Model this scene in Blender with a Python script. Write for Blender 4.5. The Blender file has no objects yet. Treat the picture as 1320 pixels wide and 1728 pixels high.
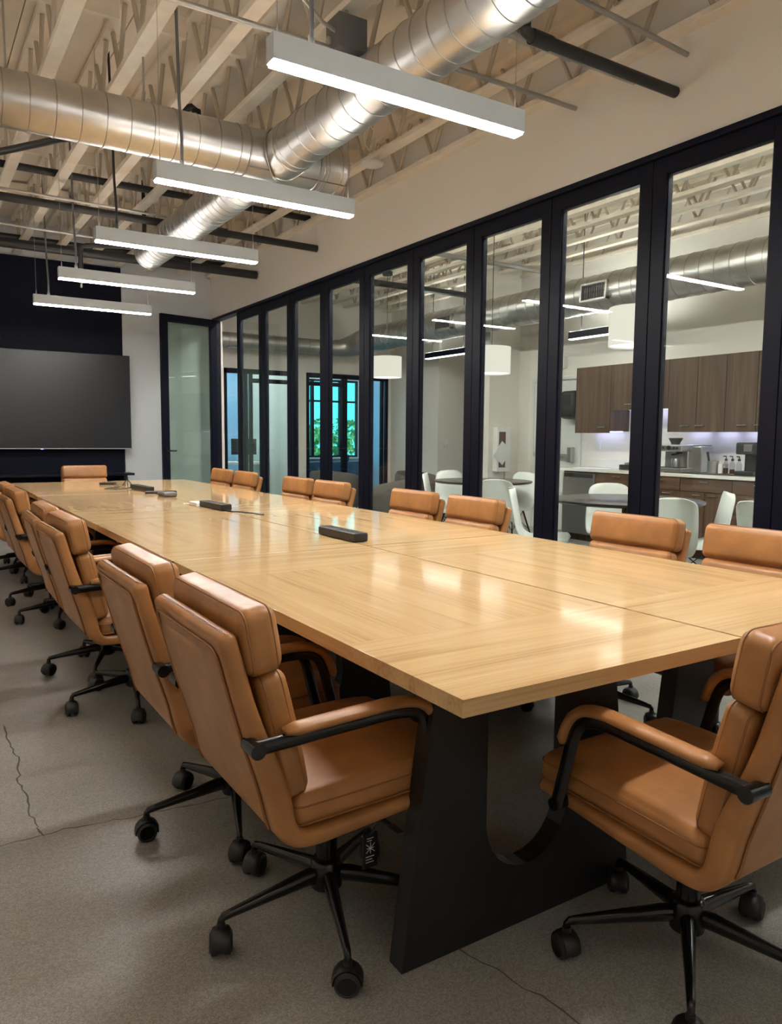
import bpy, math, random
from mathutils import Vector, Matrix
random.seed(7)
R = math.radians
C = bpy.context.scene.collection
scene = bpy.context.scene

# ------------------------------------------------------------------ camera
F_PX, YAW, PITCH, ROLL = 1280.0, R(32.5), R(5.6), R(0.5)
CAM_Z = 1.235
cam_d = bpy.data.cameras.new('camera')
cam_d.sensor_fit = 'VERTICAL'
cam_d.sensor_height = 36.0
cam_d.lens = F_PX / 1728.0 * 36.0
cam_d.clip_start = 0.02
cam_d.clip_end = 200
cam = bpy.data.objects.new('camera', cam_d)
C.objects.link(cam)
fw = Vector((math.sin(YAW) * math.cos(PITCH), math.cos(YAW) * math.cos(PITCH), -math.sin(PITCH)))
rt0 = Vector((math.cos(YAW), -math.sin(YAW), 0))
up0 = rt0.cross(fw)
rt = rt0 * math.cos(ROLL) + up0 * math.sin(ROLL)
up = -rt0 * math.sin(ROLL) + up0 * math.cos(ROLL)
cam.matrix_world = Matrix(((rt.x, up.x, -fw.x, 0), (rt.y, up.y, -fw.y, 0), (rt.z, up.z, -fw.z, CAM_Z), (0, 0, 0, 1)))
scene.camera = cam

# ------------------------------------------------------------------ light, world, exposure
LED = 62.0            # radiance of the linear pendants over the table
FILL_UP_SIDE = 52.0  # upward glow of the added walkway pendants
FILL_UP = 5.0         # table pendants, upward glow added to brighten the ceiling
FILL_REAR = 12.0  # lamp added behind the view to lift the front floor
FILL_SIDE = 4.0       # unseen pendants added over the walkway as fill
LED_CAFE = 8.0       # black linear pendants in the cafe
FILL_UP_CAFE = 40.0  # upward glow added to the black cafe pendants
FILL_NEAR = 92.0  # lamps added out of sight to brighten the cafe
DRUM_UP, DRUM_LOW = 12.0, 1.6
DRUM = 0.44            # glow of the drum shades
UNDERCAB = 5.0
SKY = (0.075, 0.60, 0.72)
SKY_STRENGTH = 1.5
SUN = 2.5
scene.view_settings.view_transform = 'Standard'
scene.view_settings.look = 'None'
scene.view_settings.exposure = 1.08
scene.view_settings.gamma = 1.0
scene.view_settings.use_curve_mapping = False
w = bpy.data.worlds.new('world')
scene.world = w
w.use_nodes = True
w.node_tree.nodes['Background'].inputs[0].default_value = (*SKY, 1)
w.node_tree.nodes['Background'].inputs[1].default_value = SKY_STRENGTH
sd = bpy.data.lights.new('sun', 'SUN')
sd.energy = SUN
sd.angle = 0.02
sun = bpy.data.objects.new('sun', sd)
C.objects.link(sun)
sun.rotation_euler = (R(35), R(-15), 0)
cy = scene.cycles
cy.max_bounces = 10
cy.diffuse_bounces = 5
cy.glossy_bounces = 5
cy.transmission_bounces = 4
cy.transparent_max_bounces = 24
cy.sample_clamp_indirect = 6.0
cy.caustics_reflective = False
cy.caustics_refractive = False
cy.use_denoising = True
cy.use_light_tree = True

# ------------------------------------------------------------------ materials
def new_mat(name):
    m = bpy.data.materials.new(name)
    m.use_nodes = True
    return m, m.node_tree.nodes, m.node_tree.links, m.node_tree.nodes['Principled BSDF']

def plain(name, col, rough=0.5, metal=0.0, spec=0.5, bump=0.0, bscale=80.0, var=0.0, vscale=3.0, emit=None, estr=0.0, coat=0.0):
    m, N, L, b = new_mat(name)
    b.inputs['Base Color'].default_value = (*col, 1)
    b.inputs['Roughness'].default_value = rough
    b.inputs['Metallic'].default_value = metal
    b.inputs['Specular IOR Level'].default_value = spec
    b.inputs['Coat Weight'].default_value = coat
    tc = N.new('ShaderNodeTexCoord')
    if var > 0:
        n = N.new('ShaderNodeTexNoise'); n.inputs['Scale'].default_value = vscale; n.inputs['Detail'].default_value = 5
        L.new(tc.outputs['Object'], n.inputs['Vector'])
        r = N.new('ShaderNodeMapRange'); r.inputs['From Min'].default_value = 0.3; r.inputs['From Max'].default_value = 0.7
        r.inputs['To Min'].default_value = 1 - var; r.inputs['To Max'].default_value = 1 + var
        L.new(n.outputs['Fac'], r.inputs['Value'])
        mx = N.new('ShaderNodeVectorMath'); mx.operation = 'SCALE'; mx.inputs[0].default_value = col
        L.new(r.outputs['Result'], mx.inputs['Scale'])
        L.new(mx.outputs['Vector'], b.inputs['Base Color'])
    if bump > 0:
        n2 = N.new('ShaderNodeTexNoise'); n2.inputs['Scale'].default_value = bscale; n2.inputs['Detail'].default_value = 4
        L.new(tc.outputs['Object'], n2.inputs['Vector'])
        bp = N.new('ShaderNodeBump'); bp.inputs['Strength'].default_value = bump; bp.inputs['Distance'].default_value = 0.004
        L.new(n2.outputs['Fac'], bp.inputs['Height'])
        L.new(bp.outputs['Normal'], b.inputs['Normal'])
    if emit is not None:
        b.inputs['Emission Color'].default_value = (*emit, 1)
        b.inputs['Emission Strength'].default_value = estr
    return m

def emitter(name, col, strength):
    m, N, L, b = new_mat(name)
    N.remove(b)
    e = N.new('ShaderNodeEmission')
    e.inputs[0].default_value = (*col, 1); e.inputs[1].default_value = strength
    L.new(e.outputs[0], N['Material Output'].inputs['Surface'])
    return m

def wood(name, along, c0, c1, c2, rough=0.2, scale=1.0, coat=0.0, bump=0.03, spec=0.3):
    """grain lines run along axis ALONG (0 = x, 1 = y, 2 = z)"""
    m, N, L, b = new_mat(name)
    tc = N.new('ShaderNodeTexCoord'); oi = N.new('ShaderNodeObjectInfo')
    off = N.new('ShaderNodeVectorMath'); off.operation = 'ADD'
    sc_ = N.new('ShaderNodeMath'); sc_.operation = 'MULTIPLY'; sc_.inputs[1].default_value = 37.0
    L.new(oi.outputs['Random'], sc_.inputs[0])
    L.new(tc.outputs['Object'], off.inputs[0]); L.new(sc_.outputs[0], off.inputs[1])
    def noise(stretch, across, detail, dist):
        mp = N.new('ShaderNodeMapping')
        s = [across * scale] * 3; s[along] = stretch * scale
        mp.inputs['Scale'].default_value = s
        L.new(off.outputs[0], mp.inputs['Vector'])
        n = N.new('ShaderNodeTexNoise'); n.inputs['Scale'].default_value = 1.0
        n.inputs['Detail'].default_value = detail; n.inputs['Distortion'].default_value = dist
        L.new(mp.outputs[0], n.inputs['Vector'])
        return n
    n1 = noise(0.9, 16, 4, 0.5); n2 = noise(2.2, 110, 3, 0.2)
    mix = N.new('ShaderNodeMix'); mix.inputs['Factor'].default_value = 0.42
    L.new(n1.outputs['Fac'], mix.inputs['A']); L.new(n2.outputs['Fac'], mix.inputs['B'])
    ramp = N.new('ShaderNodeValToRGB')
    ramp.color_ramp.elements[0].position = 0.29; ramp.color_ramp.elements[0].color = (*c0, 1)
    ramp.color_ramp.elements[1].position = 0.64; ramp.color_ramp.elements[1].color = (*c2, 1)
    e = ramp.color_ramp.elements.new(0.47); e.color = (*c1, 1)
    L.new(mix.outputs['Result'], ramp.inputs['Fac'])
    L.new(ramp.outputs['Color'], b.inputs['Base Color'])
    b.inputs['Roughness'].default_value = rough
    b.inputs['Coat Weight'].default_value = coat
    b.inputs['Specular IOR Level'].default_value = spec
    bp = N.new('ShaderNodeBump'); bp.inputs['Strength'].default_value = bump; bp.inputs['Distance'].default_value = 0.001
    L.new(n2.outputs['Fac'], bp.inputs['Height'])
    if bump > 0: L.new(bp.outputs['Normal'], b.inputs['Normal'])
    return m

def glass(name, tint, amount=1.0):
    """clear pane: mirror-like reflection by Schlick's law over a lightly tinted see-through sheet"""
    m, N, L, b = new_mat(name)
    N.remove(b)
    lw = N.new('ShaderNodeLayerWeight'); lw.inputs['Blend'].default_value = 0.5
    pw = N.new('ShaderNodeMath'); pw.operation = 'POWER'; pw.inputs[1].default_value = 5.0
    L.new(lw.outputs['Facing'], pw.inputs[0])
    mr = N.new('ShaderNodeMapRange'); mr.inputs['To Min'].default_value = 0.04 * amount; mr.inputs['To Max'].default_value = 1.0
    L.new(pw.outputs[0], mr.inputs['Value'])
    tr = N.new('ShaderNodeBsdfTransparent'); tr.inputs[0].default_value = (*tint, 1)
    gl = N.new('ShaderNodeBsdfGlossy'); gl.inputs['Roughness'].default_value = 0.0
    mx = N.new('ShaderNodeMixShader')
    L.new(mr.outputs['Result'], mx.inputs[0]); L.new(tr.outputs[0], mx.inputs[1]); L.new(gl.outputs[0], mx.inputs[2])
    L.new(mx.outputs[0], N['Material Output'].inputs['Surface'])
    return m

def concrete(name):
    m, N, L, b = new_mat(name)
    tc = N.new('ShaderNodeTexCoord')
    def noise(s, d, r=0.55):
        n = N.new('ShaderNodeTexNoise'); n.inputs['Scale'].default_value = s; n.inputs['Detail'].default_value = d
        n.inputs['Roughness'].default_value = r
        L.new(tc.outputs['Object'], n.inputs['Vector']); return n
    big = noise(0.9, 6); fine = noise(300, 2, 0.6)
    vor = N.new('ShaderNodeTexVoronoi'); vor.inputs['Scale'].default_value = 230
    L.new(tc.outputs['Object'], vor.inputs['Vector'])
    ramp = N.new('ShaderNodeValToRGB')
    ramp.color_ramp.elements[0].position = 0.3; ramp.color_ramp.elements[0].color = (0.252, 0.245, 0.228, 1)
    ramp.color_ramp.elements[1].position = 0.72; ramp.color_ramp.elements[1].color = (0.362, 0.353, 0.330, 1)
    L.new(big.outputs['Fac'], ramp.inputs['Fac'])
    # speckle of sand and small stones
    sep = N.new('ShaderNodeSeparateColor'); L.new(vor.outputs['Color'], sep.inputs[0])
    st = N.new('ShaderNodeMapRange'); st.inputs['From Min'].default_value = 0.0; st.inputs['From Max'].default_value = 1.0
    st.inputs['To Min'].default_value = 0.8; st.inputs['To Max'].default_value = 1.22
    L.new(sep.outputs[0], st.inputs['Value'])
    fr = N.new('ShaderNodeMapRange'); fr.inputs['From Min'].default_value = 0.3; fr.inputs['From Max'].default_value = 0.7
    fr.inputs['To Min'].default_value = 0.72; fr.inputs['To Max'].default_value = 1.28
    L.new(fine.outputs['Fac'], fr.inputs['Value'])
    mul = N.new('ShaderNodeMath'); mul.operation = 'MULTIPLY'
    L.new(st.outputs[0], mul.inputs[0]); L.new(fr.outputs[0], mul.inputs[1])
    vm = N.new('ShaderNodeVectorMath'); vm.operation = 'SCALE'
    L.new(ramp.outputs['Color'], vm.inputs[0]); L.new(mul.outputs[0], vm.inputs['Scale'])
    L.new(vm.outputs[0], b.inputs['Base Color'])
    rr = N.new('ShaderNodeMapRange'); rr.inputs['To Min'].default_value = 0.26; rr.inputs['To Max'].default_value = 0.5
    L.new(noise(2.2, 5).outputs['Fac'], rr.inputs['Value'])
    L.new(rr.outputs[0], b.inputs['Roughness'])
    bp = N.new('ShaderNodeBump'); bp.inputs['Strength'].default_value = 0.03; bp.inputs['Distance'].default_value = 0.001
    L.new(fine.outputs['Fac'], bp.inputs['Height']); L.new(bp.outputs['Normal'], b.inputs['Normal'])
    return m

def leather(name, col):
    m, N, L, b = new_mat(name)
    tc = N.new('ShaderNodeTexCoord'); oi = N.new('ShaderNodeObjectInfo')
    ad = N.new('ShaderNodeVectorMath'); ad.operation = 'ADD'
    L.new(tc.outputs['Object'], ad.inputs[0]); L.new(oi.outputs['Random'], ad.inputs[1])
    n = N.new('ShaderNodeTexNoise'); n.inputs['Scale'].default_value = 9; n.inputs['Detail'].default_value = 6
    L.new(ad.outputs[0], n.inputs['Vector'])
    ramp = N.new('ShaderNodeValToRGB')
    ramp.color_ramp.elements[0].position = 0.3; ramp.color_ramp.elements[0].color = (*[c * 0.8 for c in col], 1)
    ramp.color_ramp.elements[1].position = 0.7; ramp.color_ramp.elements[1].color = (*[min(1, c * 1.14) for c in col], 1)
    L.new(n.outputs['Fac'], ramp.inputs['Fac']); L.new(ramp.outputs[0], b.inputs['Base Color'])
    b.inputs['Roughness'].default_value = 0.36
    b.inputs['Specular IOR Level'].default_value = 0.5
    v = N.new('ShaderNodeTexVoronoi'); v.inputs['Scale'].default_value = 420
    L.new(tc.outputs['Object'], v.inputs['Vector'])
    n3 = N.new('ShaderNodeTexNoise'); n3.inputs['Scale'].default_value = 14; n3.inputs['Detail'].default_value = 3; n3.inputs['Distortion'].default_value = 0.6
    L.new(ad.outputs[0], n3.inputs['Vector'])
    b1 = N.new('ShaderNodeBump'); b1.inputs['Strength'].default_value = 0.08; b1.inputs['Distance'].default_value = 0.001
    b2 = N.new('ShaderNodeBump'); b2.inputs['Strength'].default_value = 0.22; b2.inputs['Distance'].default_value = 0.008
    L.new(v.outputs['Distance'], b1.inputs['Height']); L.new(n3.outputs['Fac'], b2.inputs['Height'])
    L.new(b2.outputs['Normal'], b1.inputs['Normal']); L.new(b1.outputs['Normal'], b.inputs['Normal'])
    return m

M = {}
M['wall'] = plain('painted_wall', (0.77, 0.735, 0.68), 0.75, bump=0.05, bscale=160)
M['greywall'] = plain('cool_grey_paint', (0.60, 0.615, 0.65), 0.75, bump=0.05, bscale=160)
M['deck'] = plain('painted_deck', (0.76, 0.69, 0.60), 0.7, var=0.06, vscale=2)
M['joist'] = plain('painted_timber', (0.80, 0.72, 0.61), 0.6, var=0.06, vscale=8)
M['web'] = plain('painted_steel', (0.54, 0.47, 0.385), 0.5)
M['navy'] = plain('navy_paint', (0.0025, 0.004, 0.0125), 0.6, spec=0.14)
M['frame'] = plain('dark_aluminium', (0.0035, 0.0045, 0.013), 0.45, spec=0.18)
M['floor'] = concrete('polished_concrete')
M['crack'] = plain('crack_filler', (0.11, 0.10, 0.088), 0.8)
M['tan'] = leather('tan_leather', (0.395, 0.178, 0.060))
M['seam'] = plain('leather_piping', (0.29, 0.125, 0.042), 0.45)
M['thread'] = plain('stitch_thread', (0.50, 0.30, 0.14), 0.7)
M['black'] = plain('black_metal', (0.006, 0.006, 0.007), 0.22, spec=0.5)
M['plastic'] = plain('black_plastic', (0.012, 0.012, 0.013), 0.4)
M['tyre'] = plain('caster_rubber', (0.02, 0.02, 0.022), 0.55)
M['oak_y'] = wood('oak_long', 1, (0.44, 0.27, 0.122), (0.60, 0.40, 0.205), (0.67, 0.465, 0.25), 0.085, bump=0.0, spec=0.2)
M['oak_x'] = wood('oak_cross', 0, (0.45, 0.28, 0.128), (0.61, 0.41, 0.21), (0.68, 0.475, 0.26), 0.085, bump=0.0, spec=0.2)
M['gap'] = plain('joint_shade', (0.004, 0.003, 0.002), 1.0, spec=0.0)  # shade in the table gaps, painted near-black
M['leg'] = plain('black_laminate', (0.010, 0.010, 0.011), 0.42, var=0.15, vscale=30)
M['galv'] = plain('galvanised_steel', (0.53, 0.52, 0.50), 0.36, metal=1.0, var=0.12, vscale=6)
M['galv_d'] = plain('galvanised_seam', (0.40, 0.39, 0.37), 0.35, metal=1.0)
M['conduit'] = plain('zinc_conduit', (0.42, 0.41, 0.40), 0.4, metal=0.8)
M['greybox'] = plain('grey_enamel', (0.11, 0.11, 0.115), 0.5)
M['pipe'] = plain('black_iron_pipe', (0.016, 0.016, 0.019), 0.45)
M['alu'] = plain('satin_white_aluminium', (0.60, 0.66, 0.71), 0.4)
M['led'] = emitter('led_diffuser', (1.0, 0.965, 0.90), LED)
M['fill_up'] = emitter('fill_uplight', (1.0, 0.93, 0.82), FILL_UP)
M['fill_up_side'] = emitter('fill_uplight_side', (1.0, 0.93, 0.82), FILL_UP_SIDE)
M['fill_rear'] = emitter('fill_diffuser_rear', (1.0, 0.965, 0.90), FILL_REAR)
M['fill_side'] = emitter('fill_diffuser_side', (1.0, 0.955, 0.87), FILL_SIDE)
M['fill_up_cafe'] = emitter('fill_uplight_cafe', (1.0, 0.98, 0.92), FILL_UP_CAFE)
M['fill_near'] = emitter('fill_diffuser_near', (1.0, 0.98, 0.93), FILL_NEAR)
M['led_cafe'] = emitter('led_diffuser_cafe', (1.0, 0.98, 0.93), LED_CAFE)
M['shade'] = emitter('lamp_shade_glow', (1.0, 0.93, 0.80), DRUM)
M['shade_top'] = emitter('lamp_shade_top', (1.0, 0.95, 0.86), DRUM_UP)
M['shade_low'] = emitter('lamp_shade_diffuser', (1.0, 0.95, 0.86), DRUM_LOW)
M['under'] = emitter('under_cabinet_strip', (0.62, 0.62, 1.0), UNDERCAB)
M['screen'] = plain('dark_screen', (0.008, 0.009, 0.014), 0.36, spec=0.42)
M['silver'] = plain('silver_trim', (0.35, 0.35, 0.37), 0.35, metal=0.8)
M['standby'] = emitter('standby_light', (0.35, 0.3, 1.0), 1.6)
M['glass'] = glass('partition_glass', (0.95, 0.985, 0.965))
M['glass_door'] = glass('leaf_glass', (0.86, 0.93, 0.89))
M['glass_ext'] = glass('window_glass', (0.95, 0.99, 0.98))
M['white'] = plain('white_plastic', (0.78, 0.78, 0.76), 0.35)
M['shell'] = plain('white_shell_plastic', (0.74, 0.77, 0.74), 0.38)
M['walnut_z'] = wood('walnut_door', 2, (0.040, 0.022, 0.014), (0.070, 0.041, 0.027), (0.115, 0.072, 0.050), 0.5)
M['walnut_y'] = wood('walnut_drawer', 1, (0.040, 0.022, 0.014), (0.070, 0.041, 0.027), (0.115, 0.072, 0.050), 0.5)
M['quartz'] = plain('white_quartz', (0.78, 0.77, 0.74), 0.25)
M['steel'] = plain('stainless_steel', (0.55, 0.55, 0.55), 0.28, metal=1.0)
M['felt'] = plain('grey_upholstery', (0.10, 0.092, 0.085), 0.9, bump=0.1, bscale=200)
M['darktop'] = plain('dark_table_top', (0.030, 0.028, 0.028), 0.25)
M['door'] = plain('painted_door', (0.66, 0.68, 0.66), 0.45)
M['bluewall'] = plain('sky_tinted_wall', (0.30, 0.56, 0.80), 0.7)  # blue of the sky light put into the wall colour
M['navycab'] = plain('dark_blue_cabinet', (0.02, 0.06, 0.12), 0.5)
M['leaf'] = plain('foliage_green', (0.10, 0.30, 0.09), 0.7, var=0.4, vscale=2)
M['trunk'] = plain('bark', (0.10, 0.07, 0.05), 0.9)
M['paper'] = plain('paper', (0.80, 0.80, 0.79), 0.8)
M['bottle'] = plain('amber_syrup', (0.10, 0.03, 0.01), 0.1)
M['clear'] = glass('clear_bottle', (0.85, 0.85, 0.85))
M['red'] = plain('dull_red', (0.13, 0.085, 0.08), 0.5)
M['ground'] = plain('lawn', (0.10, 0.16, 0.06), 0.9, var=0.3)

# ------------------------------------------------------------------ mesh helper
class MB:
    def __init__(self):
        self.v, self.f, self.m, self.s = [], [], [], []
    def add(self, vs, fs, mi=0, T=None, sm=True):
        o = len(self.v)
        if T is not None:
            vs = [T @ Vector(p) for p in vs]
        self.v.extend([tuple(p) for p in vs])
        for f in fs:
            self.f.append(tuple(i + o for i in f)); self.m.append(mi); self.s.append(sm)
        return self
    def box(self, x0, x1, y0, y1, z0, z1, mi=0, T=None):
        vs = [(x0, y0, z0), (x1, y0, z0), (x1, y1, z0), (x0, y1, z0), (x0, y0, z1), (x1, y0, z1), (x1, y1, z1), (x0, y1, z1)]
        fs = [(0, 3, 2, 1), (4, 5, 6, 7), (0, 1, 5, 4), (1, 2, 6, 5), (2, 3, 7, 6), (3, 0, 4, 7)]
        return self.add(vs, fs, mi, T)
    def rbox(self, c, s, r=0.004, seg=2, mi=0, T=None, inner=1, bulge=None):
        """rounded box; BULGE(p, q) may move a point (q = point in -1..1 box coordinates)"""
        h = [d / 2 for d in s]
        r = min(r, min(h) * 0.999)
        ax = []
        for d in h:
            a = [-d + r * (1 - math.cos(k / seg * math.pi / 2)) if False else -d + r * k / seg for k in range(seg + 1)]
            n = max(1, inner)
            mid = [-(d - r) + 2 * (d - r) * k / n for k in range(1, n)]
            b_ = [-x for x in reversed(a)]
            ax.append(a + mid + b_)
        idx, vs, fs = {}, [], []
        def vid(p):
            key = tuple(round(x, 7) for x in p)
            if key not in idx:
                cl = [max(-(h[i] - r), min(h[i] - r, p[i])) for i in range(3)]
                d = Vector([p[i] - cl[i] for i in range(3)])
                if d.length > 1e-9 and r > 1e-6:
                    # map cube corner onto the sphere evenly
                    d.normalize(); q = Vector(cl) + d * r
                else:
                    q = Vector(p)
                if bulge:
                    q = bulge(q, [p[i] / h[i] for i in range(3)])
                idx[key] = len(vs); vs.append(q + Vector(c))
            return idx[key]
        for a in range(3):
            u, w_ = (a + 1) % 3, (a + 2) % 3
            for sgn in (-1, 1):
                for i in range(len(ax[u]) - 1):
                    for j in range(len(ax[w_]) - 1):
                        q = []
                        for (ii, jj) in ((i, j), (i + 1, j), (i + 1, j + 1), (i, j + 1)):
                            p = [0, 0, 0]; p[a] = sgn * h[a]; p[u] = ax[u][ii]; p[w_] = ax[w_][jj]
                            q.append(vid(p))
                        if sgn < 0: q.reverse()
                        if len(set(q)) >= 3:
                            fs.append(tuple(dict.fromkeys(q)))
        return self.add(vs, fs, mi, T, r > 0.013)
    def tube(self, pts, r, n=10, mi=0, flat=None, caps=True, closed=False, T=None, upv=None):
        pts = [Vector(p) for p in pts]
        k = len(pts)
        rs = r if isinstance(r, (list, tuple)) else [r] * k
        vs, fs = [], []
        nrm = None
        for i in range(k):
            if closed: t = (pts[(i + 1) % k] - pts[i - 1])
            else: t = pts[min(i + 1, k - 1)] - pts[max(i - 1, 0)]
            t.normalize()
            if nrm is None:
                ref = Vector(upv) if upv else (Vector((0, 0, 1)) if abs(t.z) < 0.9 else Vector((1, 0, 0)))
                nrm = (ref - t * ref.dot(t)).normalized()
            else:
                nrm = (nrm - t * nrm.dot(t)).normalized()
            bn = t.cross(nrm)
            for j in range(n):
                a = 2 * math.pi * j / n
                fa, fb = (flat if flat else (1, 1))
                vs.append(pts[i] + nrm * (math.cos(a) * rs[i] * fa) + bn * (math.sin(a) * rs[i] * fb))
        for i in range(k if closed else k - 1):
            i2 = (i + 1) % k
            for j in range(n):
                fs.append((i * n + j, i * n + (j + 1) % n, i2 * n + (j + 1) % n, i2 * n + j))
        if caps and not closed:
            fs.append(tuple(reversed(range(n)))); fs.append(tuple((k - 1) * n + j for j in range(n)))
        return self.add(vs, fs, mi, T)
    def cyl(self, p0, p1, r0, r1=None, n=14, mi=0, T=None):
        return self.tube([p0, p1], [r0, r0 if r1 is None else r1], n, mi, T=T)
    def lathe(self, prof, n=24, mi=0, T=None, close=False):
        vs, fs = [], []
        for (r, z) in prof:
            for j in range(n):
                a = 2 * math.pi * j / n
                vs.append((r * math.cos(a), r * math.sin(a), z))
        k = len(prof)
        for i in range(k if close else k - 1):
            i2 = (i + 1) % k
            for j in range(n):
                fs.append((i * n + j, i * n + (j + 1) % n, i2 * n + (j + 1) % n, i2 * n + j))
        if not close:
            if prof[0][0] > 1e-6: fs.append(tuple(reversed(range(n))))
            if prof[-1][0] > 1e-6: fs.append(tuple((k - 1) * n + j for j in range(n)))
        return self.add(vs, fs, mi, T)
    def prism(self, poly, y0, y1, mi=0, T=None, axis='y'):
        """polygon in (x, z) pulled from y0 to y1 (axis y), or in (y, z) pulled along x"""
        n = len(poly)
        if axis == 'y': vs = [(a, y0, b) for a, b in poly] + [(a, y1, b) for a, b in poly]
        else: vs = [(y0, a, b) for a, b in poly] + [(y1, a, b) for a, b in poly]
        fs = [tuple(range(n)), tuple(reversed(range(n, 2 * n)))]
        fs += [(i, i + n, (i + 1) % n + n, (i + 1) % n) for i in range(n)]
        return self.add(vs, fs, mi, T)
    def build(self, name, mats, parent=None, loc=None, rot=None, smooth=True, angle=38, fix=True):
        me = bpy.data.meshes.new(name)
        me.from_pydata(self.v, [], self.f)
        mats = mats if isinstance(mats, (list, tuple)) else [mats]
        for m in mats: me.materials.append(m)
        me.polygons.foreach_set('material_index', self.m)
        if fix:
            import bmesh
            bm = bmesh.new(); bm.from_mesh(me)
            bmesh.ops.recalc_face_normals(bm, faces=bm.faces)
            bm.to_mesh(me); bm.free()
        if smooth:
            me.polygons.foreach_set('use_smooth', [True] * len(me.polygons))
            me.set_sharp_from_angle(angle=R(angle))
            me.polygons.foreach_set('use_smooth', self.s)
        me.update()
        o = bpy.data.objects.new(name, me)
        C.objects.link(o)
        if parent is not None: o.parent = parent
        if loc is not None: o.location = loc
        if rot is not None: o.rotation_euler = rot
        return o

def tag(o, label, cat, group=None, kind=None):
    o['label'] = label; o['category'] = cat
    if group: o['group'] = group
    if kind: o['kind'] = kind
    return o
def thing(name, label, cat, loc=(0, 0, 0), rz=0.0, group=None):
    o = bpy.data.objects.new(name, None); C.objects.link(o)
    o.empty_display_size = 0.1
    o.location = loc; o.rotation_euler = (0, 0, rz)
    return tag(o, label, cat, group)
def struct(o):
    o['kind'] = 'structure'; return o
def sempty(name, loc=(0, 0, 0), rz=0.0):
    o = bpy.data.objects.new(name, None); C.objects.link(o)
    o.location = loc; o.rotation_euler = (0, 0, rz); o['kind'] = 'structure'
    return o
def copy_tree(o, parent=None):
    c = o.copy(); C.objects.link(c)
    if parent is not None:
        c.parent = parent; c.matrix_parent_inverse = o.matrix_parent_inverse
    for ch in list(o.children): copy_tree(ch, c)
    return c
def B(name, mats, x0, x1, y0, y1, z0, z1, parent=None, r=0.0):
    mb = MB()
    if r > 0: mb.rbox(((x0 + x1) / 2, (y0 + y1) / 2, (z0 + z1) / 2), (x1 - x0, y1 - y0, z1 - z0), r)
    else: mb.box(x0, x1, y0, y1, z0, z1)
    return mb.build(name, mats, parent)
ORD = ['first', 'second', 'third', 'fourth', 'fifth', 'sixth', 'seventh', 'eighth', 'ninth', 'tenth', 'eleventh', 'twelfth',
       'thirteenth', 'fourteenth', 'fifteenth', 'sixteenth', 'seventeenth']

# ------------------------------------------------------------------ room shell
S = 1.115
def sc(p): return (p[0] * S, p[1] * S, CAM_Z + (p[2] - CAM_Z) * S)
def zs(z): return CAM_Z + (z - CAM_Z) * S
PX = 3.40 * S      # glass partition plane
YF = 9.73 * S      # far wall of the meeting room
ZJ = zs(3.26)      # underside of the joists
ZD = ZJ + 0.44     # underside of the deck
YH = 9.575 * S + 0.03   # hinge end of the glass partition
XL, YR = -2.3, -1.9
YB = 12.0          # back wall of the cafe
KX = 7.45          # kitchen wall

# floor with the hairline cracks as a second material of the same slab
fb = MB()
fb.box(XL, 9.6, YR, 14.6, -0.12, 0.0)
def crack(pts, wd):
    rnd = random.Random(len(pts) * 13 + int(pts[0][0] * 100))
    P = []
    for (a, b) in zip(pts[:-1], pts[1:]):
        n = max(2, int(((b[0] - a[0]) ** 2 + (b[1] - a[1]) ** 2) ** 0.5 / 0.03))
        for k in range(n):
            t = k / n
            P.append((a[0] + (b[0] - a[0]) * t + rnd.uniform(-.007, .007), a[1] + (b[1] - a[1]) * t + rnd.uniform(-.007, .007)))
    P.append(pts[-1])
    vs, fs = [], []
    for i, p in enumerate(P):
        q0, q1 = P[max(0, i - 1)], P[min(len(P) - 1, i + 1)]
        t = Vector((q1[0] - q0[0], q1[1] - q0[1], 0)).normalized()
        nn = Vector((-t.y, t.x, 0)); ww = wd * rnd.uniform(0.5, 1.1) * (0.35 if i in (0, len(P) - 1) else 1)
        vs += [(p[0] + nn.x * ww, p[1] + nn.y * ww, 0.0006), (p[0] - nn.x * ww, p[1] - nn.y * ww, 0.0006)]
    for i in range(len(P) - 1):
        fs.append((2 * i, 2 * i + 1, 2 * i + 3, 2 * i + 2))
    fb.add(vs, fs, 1)
crack([(0.300, 3.52), (0.285, 3.38), (0.306, 3.10), (0.285, 2.93), (0.292, 2.76), (0.286, 2.62), (0.297, 2.52)], 0.0035)
crack([(0.297, 2.52), (0.305, 2.45)], 0.004)
crack([(0.12, 2.47), (0.22, 2.46), (0.30, 2.47), (0.42, 2.46), (0.60, 2.43), (0.90, 2.40)], 0.0028)
crack([(1.02, 1.52), (1.10, 1.30), (1.14, 1.12), (1.16, 0.98), (1.12, 0.86)], 0.003)
floor = struct(fb.build('floor', [M['floor'], M['crack']], fix=False))

# deck: wide painted boards over both rooms
dk = MB()
x = XL
while x < 9.6:
    dk.box(x + 0.0035, x + 0.6065, YR, 14.7, ZD, ZD + 0.05); x += 0.61
dk.box(XL, 9.6, YR, 14.7, ZD + 0.03, ZD + 0.1)
struct(dk.build('ceiling', M['deck'], smooth=False))

struct(B('wall_left', M['wall'], XL - 0.12, XL, YR, YF + 0.1, 0, ZD))
struct(B('wall_rear', M['wall'], XL, 9.6, YR - 0.12, YR, 0, ZD))
struct(B('wall_far', M['greywall'], XL, PX + 0.12, YF, YF + 0.12, 0, ZD))
struct(B('wall_far_accent', M['navy'], XL, 2.27 * S, YF - 0.05, YF, 0, zs(3.24)))
HZ = zs(2.737)
struct(B('wall_right', M['wall'], PX, PX + 0.12, YR, YF, HZ, ZD))
struct(B('wall_corner', M['wall'], PX, PX + 0.12, YH, YF, 0, HZ))
struct(B('baseboard_far', M['wall'], 2.27 * S, PX, YF - 0.012, YF, 0, 0.1))

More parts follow.
